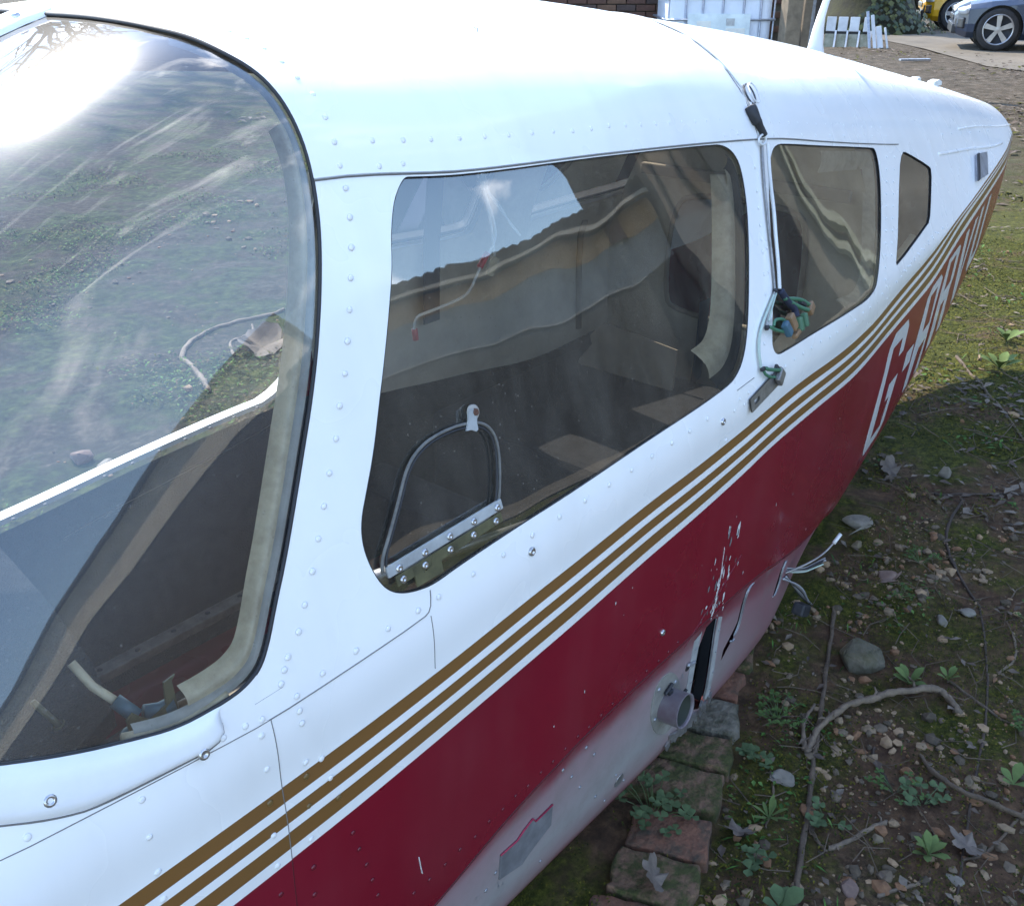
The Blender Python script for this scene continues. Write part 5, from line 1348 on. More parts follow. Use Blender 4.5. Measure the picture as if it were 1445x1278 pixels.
# ---- sticks one can tell apart
def stick(name, pts, r0, r1, m, label, group='sticks on the soil', lift=.0, it=3, rough=.15):
    r0 *= .78; r1 *= .78
    P = chaikin(pts, it, False)
    n = len(P); q = []; rr = []
    for k, p in enumerate(P):
        t = k / (n - 1); r = r0 + (r1 - r0) * t
        z = float(gh(p[0], p[1])) + r * .55 + lift * math.sin(math.pi * t)
        q.append((p[0] + (vnoise(k * .7, r0 * 999, 51) - .5) * r * 1.0, p[1] + (vnoise(k * .7, r0 * 777, 52) - .5) * r * 1.0, z)); rr.append(r * (1 + rough * (vnoise(k * 1.3, r0 * 555, 53) - .5) * 2))
    b = MB().tube(q, rr, 10)
    sd = r0 * 4000
    for w in range(len(b.V)):
        k, j = divmod(w, 10)
        c = Vector(q[k]); d = Vector(b.V[w]) - c
        f = 1 + .5 * (vnoise(k * .45 + sd, j * 1.1, 55) - .5) + .35 * (vnoise(k * 1.9, j * 2.3 + sd, 56) - .5)
        if vnoise(k * .33 + sd, 3.3, 57) > .80: f *= 1.22
        b.V[w] = tuple(c + d * float(f))
    for k in range(int(3 + n / 30)):
        i = random.randrange(2, n - 2); p = Vector(q[i]); a = random.uniform(0, 6.28); l = random.uniform(1.5, 5) * rr[i]
        b.tube([p, p + Vector((math.cos(a), math.sin(a), .35)) * l * .6, p + Vector((math.cos(a + .3), math.sin(a + .3), .3)) * l], [rr[i] * .5, rr[i] * .4, rr[i] * .22], 6)
    o = b.build(name, m, None, True)
    return tag(o, label, 'stick', group)
stick('branch', [(1.599, -.693), (1.66, -.682), (1.70, -.690), (1.787, -.713), (1.866, -.753), (1.937, -.806), (1.965, -.846), (1.925, -.895)], .0075, .0105, TW[2], 'thick curved branch arching over the soil behind the rosette weeds', lift=.02)
stick('branch', [(1.605, -.685), (1.66, -.650), (1.75, -.640)], .007, .004, TW[2], 'short broken fork lying along the thick curved branch', lift=.01)
stick('branch', [(2.124, -.52), (1.97, -.577), (1.753, -.654), (1.62, -.702), (1.446, -.765), (1.312, -.814), (1.20, -.852)], .0055, .0085, TW[0], 'long straight brown stick running beside the bricks to the bottom edge')
stick('branch', [(1.74, -.877), (1.693, -.908), (1.668, -.973), (1.675, -1.037), (1.69, -1.12)], .0045, .0075, TW[0], 'grey branch curving out of the picture on the right above the leafy rosette', lift=.015)
stick('twig', [(1.392, -.834), (1.461, -.865), (1.524, -.892)], .0065, .0055, TW[2], 'short pale straight twig beside the leafy rosette')
stick('twig', [(1.429, -.773), (1.40, -.806), (1.386, -.832)], .005, .004, TW[0], 'small twig joining the long straight stick to the short pale one')
stick('twig', [(2.37, -.803), (2.144, -.889), (1.965, -.943), (1.774, -.98), (1.608, -1.012), (1.40, -1.06)], .0035, .0032, TW[1], 'thin dark stem running straight down the right side of the soil')
stick('twig', [(1.735, -1.09), (1.577, -1.067), (1.518, -1.035)], .004, .003, TW[0], 'thin twig slanting up to the right of the leafy rosette')
stick('twig', [(2.914, -.583), (2.707, -.60), (2.577, -.654), (2.475, -.725), (2.37, -.803)], .006, .0045, TW[1], 'dark curved twig reaching up towards the moss near the tail')
stick('twig', [(4.136, -.159), (3.767, -.41), (3.455, -.608)], .008, .005, TW[0], 'long brown twig on the mossy ground beside the lettering')
stick('twig', [(1.351, -.943), (1.413, -.983), (1.449, -1.001)], .0045, .003, TW[2], 'pale twig just below the leafy rosette')
stick('twig', [(2.904, -.501), (2.989, -.602), (3.08, -.711)], .006, .005, TW[1], 'dark straight twig lying across the mossy soil below the tail')
stick('twig', [(1.62, -.86), (1.68, -.80), (1.72, -.79)], .004, .003, TW[1], 'small dark twig under the curved branch')
stick('twig', [(2.30, -.90), (2.20, -.94), (2.12, -.92)], .004, .003, TW[2], 'small pale forked twig by the grey stones')
stick('twig', [(1.50, -.56 - .10), (1.44, -.70), (1.36, -.72)], .0035, .0025, TW[0], 'thin straw-coloured twig touching the brick edge')
stick('twig', [(2.02, -.84), (1.98, -.93), (1.96, -.99)], .0045, .0035, TW[0], 'brown twig lying flat above the curved branch tip')
# far side of the fuselage, seen through the open door
stick('branch', [(1.92, 1.89), (2.02, 2.12), (2.06, 2.31), (2.30, 2.50), (2.71, 2.44)], .015, .010, TW[2], 'pale hooked stick on the grass seen through the windshield', 'sticks seen through the windshield')
stick('twig', [(2.20, 2.12), (2.30, 2.30), (2.42, 2.28), (2.50, 2.40)], .008, .006, TW[2], 'small crooked twig beside the hooked stick seen through the windshield', 'sticks seen through the windshield')

# ---- stones one can tell apart
def stone(x, y, r, m, label, flat=.6, name='stone', lift=.3, sub=2, z=None):
    bm = bmesh.new(); sx_, sy_ = random.uniform(.85, 1.3), random.uniform(.65, 1.0)
    for k in range(15 if sub < 3 else 26):
        d = Vector((random.gauss(0, 1), random.gauss(0, 1), random.gauss(0, 1))).normalized()
        bm.verts.new(Vector((d.x * sx_, d.y * sy_, d.z * flat)) * random.uniform(.82, 1.1) * r)
    bmesh.ops.convex_hull(bm, input=bm.verts[:])
    bmesh.ops.delete(bm, geom=[v for v in bm.verts if not v.link_faces], context='VERTS')
    bmesh.ops.bevel(bm, geom=bm.edges[:], offset=r * .07, segments=1, affect='EDGES', profile=.6)
    bm.verts.index_update()
    V = [v.co[:] for v in bm.verts]; F_ = [[q.index for q in f.verts] for f in bm.faces]; bm.free()
    o = mesh(name, V, F_, m, None, False)
    o.location = (x, y, float(gh(x, y)) + r * flat * lift); o.rotation_euler = (random.uniform(-.2, .2), random.uniform(-.2, .2), random.uniform(0, 6))
    return tag(o, label, 'stone', 'stones on the soil')
rock = mat('lichen_rock', (0.093, 0.081, 0.060), .95, var=.25, scale=30, col2=(0.051, 0.048, 0.021), cover=.5, bump=.7, bscale=60)
st_grey = mat('grey_stone', (.17, .15, .118), .9, var=.2, scale=30, bump=.4); st_pink = mat('pinkish_stone', (.16, .105, .08), .9, var=.2, scale=30, bump=.4); st_tan = mat('tan_stone', (.16, .125, .075), .9, var=.2, scale=30, bump=.4)
stone(1.961, -.651, .052, rock, 'large mossy boulder-like stone in the soil above the curved branch', .85, sub=3)
stone(2.556, -.402, .050, st_grey, 'flat grey stone beside the belly where the maroon panel ends', .4, sub=3)
stone(2.341, -.566, .040, st_pink, 'flat pinkish stone above the mossy stone', .4)
stone(2.245, -.748, .024, st_grey, 'flat light grey stone among weeds under the dark curved twig')
stone(2.325, -.788, .032, st_grey, 'grey slab-like stone below the dark curved twig', .4)
stone(1.628, -.897, .016, st_tan, 'small yellowish stone by the weeds below the curved branch')
stone(1.505, -.691, .030, st_grey, 'pale grey broken stone beside the brick edge', .5)
stone(1.47, -.896, .015, st_tan, 'small ochre stone near the short pale twig')
stone(3.06, -.48, .030, st_grey, 'pale pointed stone on the mossy soil near the tail', .9)
stone(1.33, -.90, .026, st_pink, 'reddish white lump of rubble at the bottom of the soil', .6)
stone(1.469, -1.035, .020, st_grey, 'grey stone right of the leafy rosette')
stone(1.72, -.98, .016, st_tan, 'pale pebble by the branch at the right edge')
stone(2.45, -.44, .022, st_tan, 'small tan stone next to the flat grey stone')
stone(1.31, 1.73, .060, st_pink, 'pinkish stone on the grass seen through the windshield', .6)
stone(1.33, 1.60, .048, st_grey, 'grey stone beside the pinkish one seen through the windshield', .6)

# ---- plants
def leaf_mesh(l, w, m, fold=.2, droop=.15, segs=5, round_=False):
    V = []; 
    for i in range(segs + 1):
        t = i / segs
        ww = (math.sin(math.pi * (t ** 1.55)) ** .85 if not round_ else math.sin(math.pi * (t ** 1.5)) ** .8) * w / 2 if 0 < t < 1 else w * (.06 if t == 0 else .0)
        z = math.sin(t * 2.2) * l * droop
        V += [(t * l, -ww, z + ww * fold), (t * l, 0, z), (t * l, ww, z + ww * fold)]
    F_ = []
    for i in range(segs):
        a = i * 3; F_ += [(a, a + 3, a + 4, a + 1), (a + 1, a + 4, a + 5, a + 2)]
    me = bpy.data.meshes.new('leaf'); me.from_pydata(V, [], F_); me.materials.append(m); me.polygons.foreach_set('use_smooth', np.ones(len(F_), bool)); me.update()
    return me
PL = [leafmat('rosette_leaf', (0.090, 0.126, 0.041), .2), leafmat('clover_leaf', (0.069, 0.102, 0.045), .25), leafmat('fern_leaf', (0.058, 0.096, 0.027), .25)]
PS = mat('stem_green', (0.060, 0.090, 0.030), .6)
def put_leaf(me, root, pos, az, tilt, sc=1.0):
    o = bpy.data.objects.new('leaf', me); COL.objects.link(o); o.parent = root
    o.location = pos; o.rotation_euler = (random.uniform(-.25, .25), -tilt, az); o.scale = (sc, sc, sc); return o
def rosette(x, y, r, n, label, me, group='rosette weeds'):
    t = empty('rosette_weed', (x, y, float(gh(x, y)) + .003), label, 'weed', group)
    for k in range(n):
        put_leaf(me, t, (0, 0, .002 + .001 * k), k * 2.4 + random.uniform(-.2, .2), random.uniform(.12, .55) + .03 * k, r * random.uniform(.75, 1.05) / .05)
    return t
ros = leaf_mesh(.05, .019, PL[0], .25, .12)
rosette(1.485, -.982, .046, 10, 'bright green leafy rosette at the bottom right of the soil', ros)
rosette(1.952, -.775, .050, 8, 'leafy green weed behind the thick curved branch', ros)
rosette(2.014, -.840, .040, 6, 'smaller leafy weed right of the one behind the curved branch', ros)
rosette(1.381, -.716, .045, 9, 'pale green weed with narrow leaves beside the long straight stick', leaf_mesh(.05, .011, PL[0], .2, .12))
rosette(1.769, -1.05, .050, 4, 'two-leaved seedling at the right edge of the soil', leaf_mesh(.05, .022, PL[0], .2, .08))
rosette(4.084, -.342, .11, 8, 'green weed on the mossy ground right of the lettering', ros)
rosette(4.448, -.265, .09, 7, 'green weed higher up on the mossy ground by the tail', ros)
rosette(1.20, -.83, .05, 6, 'broad leaved weed cut by the bottom edge', leaf_mesh(.05, .03, PL[1], .2, .1))
def clover(x, y, n, spread, label, lf, group='small leafy plants', h=.03):
    t = empty('leafy_plant', (x, y, float(gh(x, y)) + .002), label, 'plant', group)
    st = MB()
    for k in range(n):
        a = random.uniform(0, 6.28); d = spread * math.sqrt(random.random()); p = Vector((d * math.cos(a), d * math.sin(a), h * random.uniform(.4, 1.1)))
        st.tube([Vector((p.x * .15, p.y * .15, 0)), Vector((p.x * .6, p.y * .6, p.z * .7)), p], .0009, 4)
        for q in range(3): put_leaf(lf, t, p, a + q * 2.09 + random.uniform(-.3, .3), random.uniform(-.1, .35), random.uniform(.75, 1.15))
    st.build('stem', PS, t)
    return t
cl = leaf_mesh(.017, .017, PL[1], .25, .06, 4, True); cs_ = leaf_mesh(.012, .010, PL[2], .25, .06, 3, True)
clover(1.24, -.545, 24, .075, 'clump of round lobed green leaves growing against the belly beside the bricks', cl, h=.06)
clover(1.65, -.600, 22, .06, 'feathery green plant beside the orange brick', cs_, h=.025)
clover(1.504, -.625, 7, .03, 'small round leaved seedling touching the grey brick', cl)
clover(1.61, -.875, 9, .06, 'trailing small leaved plant below the curved branch', cs_)
clover(1.606, -.93, 8, .05, 'small rounded leaf plant between the curved branch and the rosette', cl, h=.02)
clover(1.939, -1.02, 9, .04, 'small green plant at the right edge beside the thin dark stem', cs_)
clover(2.268, -.632, 6, .03, 'tiny bright plant between the pinkish and mossy stones', cs_)
clover(2.471, -.613, 10, .04, 'low green plant under the dark curved twig', cs_)
clover(1.45, -.80, 6, .04, 'tiny seedlings between the long stick and the short pale twig', cl, h=.015)
clover(2.36, -.93, 10, .05, 'bright green tuft at the right edge near the grey slab', cs_, h=.04)
clover(1.26, -.75, 6, .03, 'little leafy weed at the bottom beside the bricks', cl)
# curled dead leaves
M['deadleaf'] = mat('curled_dead_leaf', (.125, .100, .078), .85, var=.3, scale=30)
def dead_leaf_mesh():
    V = [(0, 0, 0)]; n = 30
    for k in range(n):
        a = 2 * math.pi * k / n; r = .026 * (1 + .20 * math.cos(5 * a) + .10 * math.cos(11 * a + 1)) * (1.25 if abs(a - math.pi) > 2.4 else 1)
        x, y = r * math.cos(a) * 1.35, r * math.sin(a)
        V.append((x, y, .012 * math.sin(y * 95) + .30 * abs(y) + 5 * x * x + random.uniform(-.0015, .0015)))
    V2 = [(v[0] * .5, v[1] * .5, v[2] * .35 + .001) for v in V[1:]]
    F_ = [(0, 1 + n + k, 1 + n + (k + 1) % n) for k in range(n)] + [(1 + n + k, 1 + k, 1 + (k + 1) % n, 1 + n + (k + 1) % n) for k in range(n)]
    me = bpy.data.meshes.new('dead_leaf'); me.from_pydata(V + V2, [], F_); me.materials.append(M['deadleaf']); me.polygons.foreach_set('use_smooth', np.ones(len(F_), bool)); me.update(); return me
dl = dead_leaf_mesh()
for x, y, a, sc, lab in ((1.087, -.640, .6, .85, 'large curled grey-brown leaf on the bottom brick'), (1.31, -.690, 2.2, .8, 'dark folded leaf between the bricks and the weeds'), (2.97, -.335, .3, 1.1, 'dry brown leaf beside the maroon tail bottom'), (1.547, -1.03, 1.2, .8, 'grey dead leaf hanging on the thin stem'), (2.34, 2.11, .5, 3.2, 'big pale dead leaf on the grass seen through the windshield')):
    o = bpy.data.objects.new('dead_leaf', dl); COL.objects.link(o); o.location = (x, y, float(gh(x, y)) + (.014 if x > 1.2 else .045)); o.rotation_euler = (random.uniform(-.4, .4), random.uniform(-.3, .1), a); o.scale = (sc,) * 3
    tag(o, lab, 'dead leaf', 'dead leaves')
stone(1.13, -.66, .013, mat('snail_white', (.6, .6, .56), .5, var=.2, scale=60), 'small white shell fragment beside the curled leaf', .9, 'shell_fragment', .3, z=.04)['category'] = 'shell'

# ------------------------------------------------------------------ things behind the fuselage
# brick wall (bricks one by one) behind the white tank
WB = [mat('wall_brick_a', (0.090, 0.045, 0.033), .9, var=.25, scale=14), mat('wall_brick_b', (0.120, 0.066, 0.042), .9, var=.25, scale=14), mat('wall_brick_c', (0.063, 0.042, 0.037), .9, var=.25, scale=14)]
wdir = Vector((.648, -.762, 0)).normalized(); wnrm = Vector((-.762, -.648, 0))
w0 = Vector((9.30, 7.09, 0))
bw = wroot('brick_wall', tuple(w0), 'old brown brick wall behind the white tank', 'wall')
WL = 3.5
Rw = Matrix((wdir, -wnrm, Vector((0, 0, 1)))).transposed()
MB().box(w0 + wdir * WL / 2 - wnrm * .12 + Vector((0, 0, 1.0)), (WL, .18, 2.02), Rw).build('mortar', M['mortar'], bw)
bmeshes = []
for m in WB:
    b = MB().box((0, 0, 0), (.215, .10, .065), bev=.005); me = bpy.data.meshes.new('brick'); me.from_pydata(b.V, [], b.F); me.materials.append(m); me.update(); bmeshes.append(me)
upper = MB()
for r_ in range(27):
    for c in range(-1, 16):
        t = c * .225 + (.1125 if r_ % 2 else 0) + .11
        if t < .1 or t > WL - .08: continue
        p = w0 + wdir * t + wnrm * (.0 + random.uniform(-.004, .006)) + Vector((0, 0, .05 + r_ * .075))
        if 4 <= r_ < 18:
            o = bpy.data.objects.new('brick', random.choice(bmeshes)); COL.objects.link(o); o.parent = bw; o.matrix_parent_inverse = Matrix.Translation(-Vector(bw.location))
            o.matrix_basis = Matrix.Translation(p) @ Rw.to_4x4()
        else:
            upper.box(p, (.215, .10, .065), Rw, random.randint(0, 2))
tag(upper.build('bricks', WB, bw), kind='stuff')

# white tank in a galvanised cage
M['tank'] = mat('tank_plastic', (.62, .66, .74), .35, var=.08, scale=4)
M['galv'] = mat('galvanised_tube', (.36, .38, .42), .4, metal=.6, var=.2, scale=30)
M['plate'] = mat('tank_label_plate', (.55, .62, .66), .35, metal=.2, var=.2, scale=6, col2=(.42, .50, .56))
tc = Vector((10.16, 4.45, 0)) - wnrm * .42
IB = empty('water_tank', tuple(tc), 'white plastic bulk tank in a metal cage in front of the brick wall', 'tank'); IB['_world'] = 1
Rt = Matrix((wdir, -wnrm, Vector((0, 0, 1)))).transposed()
def tp(a, b, c): return tc + wdir * a - wnrm * b + Vector((0, 0, c))
MB().box(tp(0, 0, .68), (1.10, .90, .98), Rt, bev=.07).build('tank_body', M['tank'], IB, True)
MB().lathe([(.0001, 1.22), (.11, 1.22), (.115, 1.16), (.12, 1.15)], tp(0, 0, 0), (0, 0, 1), 20).build('tank_lid', M['darkmetal'], IB, True)
for z in (.22, .44, .66, .88, 1.10):
    pts = [tp(-.58, -.48, z), tp(.55, -.48, z), tp(.58, -.45, z), tp(.58, .48, z), tp(-.58, .48, z), tp(-.58, -.48, z)]
    MB().tube(pts, .011, 8).build('cage_tube', M['galv'], IB, True)
for a in (-.55, -.37, -.19, .02, .24, .42, .56):
    MB().tube([tp(a, -.468, .14), tp(a, -.468, 1.16)], .010, 8).build('cage_tube', M['galv'], IB, True)
for b in (-.2, .1, .35):
    MB().tube([tp(.568, b, .14), tp(.568, b, 1.16)], .010, 8).build('cage_tube', M['galv'], IB, True)
MB().box(tp(-.02, -.500, .77), (.66, .006, .34), Rt, bev=.002).build('label_plate', M['plate'], IB)
MB().box(tp(-.18, -.505, .80), (.15, .004, .14), Rt).build('label_panel', M['whitepart'], IB)
MB().box(tp(.10, -.505, .86), (.09, .004, .07), Rt).build('label_panel', M['galv'], IB)
MB().box(tp(.16, -.505, .74), (.20, .004, .12), Rt).build('label_panel', M['whitepart'], IB)
for a in (-.5, 0, .5): MB().box(tp(a, 0, .06), (.12, 1.0, .12), Rt).build('pallet_block', M['galv'], IB)
MB().box(tp(0, 0, .135), (1.2, 1.0, .03), Rt).build('pallet_deck', M['galv'], IB)

# timber posts and dark trunks beside the wall
M['oldtimber'] = mat('old_timber', (.21, .165, .115), .85, var=.25, scale=9, bump=.3, bscale=40)
M['bark'] = mat('dark_bark', (.055, .045, .036), .95, var=.35, scale=8, bump=.8, bscale=25)
M['moss_bark'] = mat('mossy_bark', (.030, .030, .008), .95, var=.3, scale=3, col2=(.014, .012, .010), cover=.5, bump=.9, bscale=18)
def post(x, y, w, h, m, label, cat='post', lean=(0, 0), name='timber_post'):
    o = MB().box((0, 0, h / 2), (w, w, h), Matrix.Rotation(lean[0], 3, 'X') @ Matrix.Rotation(lean[1], 3, 'Y') @ Matrix.Rotation(.9, 3, 'Z'), bev=.01).build(name, m, None)
    o.location = (x, y, -.02); return tag(o, label, cat)
post(10.47, 3.79, .17, 2.3, M['oldtimber'], 'thick pale timber post right of the white tank')
post(10.85, 3.80, .09, 2.2, M['oldtimber'], 'thinner brown timber post just behind the thick pale one', lean=(.01, .01))
post(11.10, 3.85, .05, 2.4, M['galv'], 'thin grey pole beside the two timber posts', name='metal_pole')
def trunk(x, y, r, h, m, label, flare=1.6, lean=(0, 0), limbs=3, name='tree_trunk', cat='tree', foot=1.0):
    t = empty(name, (x, y, 0), label, cat)
    pts = []; rr = []
    for k in range(14):
        u = k / 13
        pts.append(Vector((lean[0] * u * h + .08 * math.sin(u * 5), lean[1] * u * h + .06 * math.cos(u * 4), -.15 + u * h)))
        rr.append(r * (1 + (flare - 1) * math.exp(-u * h * 2.2 * foot)) * (1 - .45 * u))
    b = MB().tube(pts, rr, 18)
    b.V = [(v[0] * (1 + .16 * (vnoise(math.atan2(v[1], v[0]) * 2.2 + x, v[2] * .9, 61) - .5)), v[1] * (1 + .16 * (vnoise(math.atan2(v[1], v[0]) * 2.2, v[2] * .9 + y, 62) - .5)), v[2]) for v in b.V]
    tr_ = b.build('trunk', m, t, True)
    for k in range(limbs):
        a = random.uniform(0, 6.28); z = h * random.uniform(.55, .9)
        q = [Vector((lean[0] * z, lean[1] * z, z))]
        d = Vector((math.cos(a), math.sin(a), .7)).normalized()
        for s_ in range(5): q.append(q[-1] + (d + Vector((random.uniform(-.3, .3), random.uniform(-.3, .3), random.uniform(-.1, .3)))) * h * .10)
        MB().tube(q, [r * .35 * (1 - .17 * s_) for s_ in range(6)], 8).build('limb', m, tr_, True)
    return t
trunk(12.98, 4.62, .085, 5.5, M['bark'], 'slim dark tree trunk right of the timber posts', 1.25)
bt = trunk(23.6, 8.25, .80, 6.0, M['moss_bark'], 'broad mossy tree trunk behind the stack of white panels', 2.0, limbs=4, foot=.8)
# ivy on the broad trunk
n = 5200; a = RNG.uniform(0, 6.28, n); z = RNG.uniform(.05, 3.5, n); r = .84 * (1 + 1.0 * np.exp(-z * 1.9)) * (1 - .06 * z) + RNG.uniform(-.02, .12, n)
k = vnoise(a * 2.0, z * 1.5, 71) > .42; a, z, r = a[k], z[k], r[k]; n = len(a)
c = np.stack([r * np.cos(a), r * np.sin(a), z], 1); s_ = RNG.uniform(.03, .075, n)
P = np.zeros((n, 4, 3)); tx = np.stack([-np.sin(a), np.cos(a), np.zeros(n)], 1); up = np.stack([np.cos(a) * .5, np.sin(a) * .5, np.ones(n) * -.9], 1)
P[:, 0] = c; P[:, 1] = c + tx * s_[:, None] + up * s_[:, None] * .8; P[:, 2] = c + up * s_[:, None] * 1.9; P[:, 3] = c - tx * s_[:, None] + up * s_[:, None] * .8
IVY = [mat('ivy_a', (.030, .050, .014), .5, var=.3, scale=20), mat('ivy_b', (.075, .080, .014), .6, var=.3, scale=20), mat('ivy_c', (.022, .030, .012), .5)]
iv = mesh('ivy', P.reshape(-1, 3), np.arange(n * 4).reshape(n, 4), IVY, bt, False, RNG.integers(0, 3, n)); tag(iv, kind='stuff')

# stack of pale louvred panels leaning by the trunk
M['panelwhite'] = mat('panel_white', (.55, .56, .57), .5, var=.15, scale=5)
M['panelstone'] = mat('panel_stone', (.26, .245, .19), .8, var=.25, scale=8, col2=(.13, .13, .07))
sp0 = Vector((18.72, 7.42, 0))
pd = Vector((.36, -.933, 0)).normalized(); pn_ = Vector((-.933, -.36, 0))
ps = empty('panel_stack', tuple(sp0), 'stack of white and grey slatted panels leaning in a row on the ground', 'panel stack'); ps['_world'] = 1
Rp = Matrix((pd, -pn_, Vector((0, 0, 1)))).transposed()
for k in range(6):
    t = .02 + k * .205
    c = sp0 + pd * t - pn_ * .10 + Vector((0, 0, .37))
    MB().box(c, (.165 if k < 5 else .09, .05, .25), Rp @ Matrix.Rotation(-.22, 3, 'X'), bev=.010).build('slat', M['panelwhite'], ps)
    MB().box(c + Vector((0, 0, -.145)) + pn_ * .015, (.165 if k < 5 else .09, .06, .045), Rp).build('slat_foot', M['rubber'], ps)
    if k > 1:
        MB().box(c + pn_ * .14 + Vector((0, 0, -.29)), (.165, .06, .28), Rp @ Matrix.Rotation(-.55, 3, 'X'), bev=.01).build('slab', M['panelstone'], ps)
        MB().box(c + pd * .10 + pn_ * .15 + Vector((0, 0, -.26)), (.03, .07, .34), Rp @ Matrix.Rotation(-.55, 3, 'X')).build('rib', M['panelwhite'], ps)
for k, (t, h, lean, w) in enumerate(((1.10, .66, .42, .05), (1.19, .60, .46, .06), (1.30, .40, .50, .10), (1.42, .38, .55, .035))):
    c = sp0 + pd * t + pn_ * .16 + Vector((0, 0, h * .44))
    MB().box(c, (w, .04, h), Rp @ Matrix.Rotation(-lean * .8, 3, 'X') @ Matrix.Rotation(-lean * .45, 3, 'Y'), bev=.008).build('plank', M['panelwhite'] if k else M['galv'], ps)
ol = MB().box((16.85, 4.68, .03), (.50, .07, .03), Matrix.Rotation(-.75, 3, 'Z'), bev=.006).build('offcut', M['galv'], None); tag(ol, 'short grey board lying on the leaf mould in front of the cars', 'board')

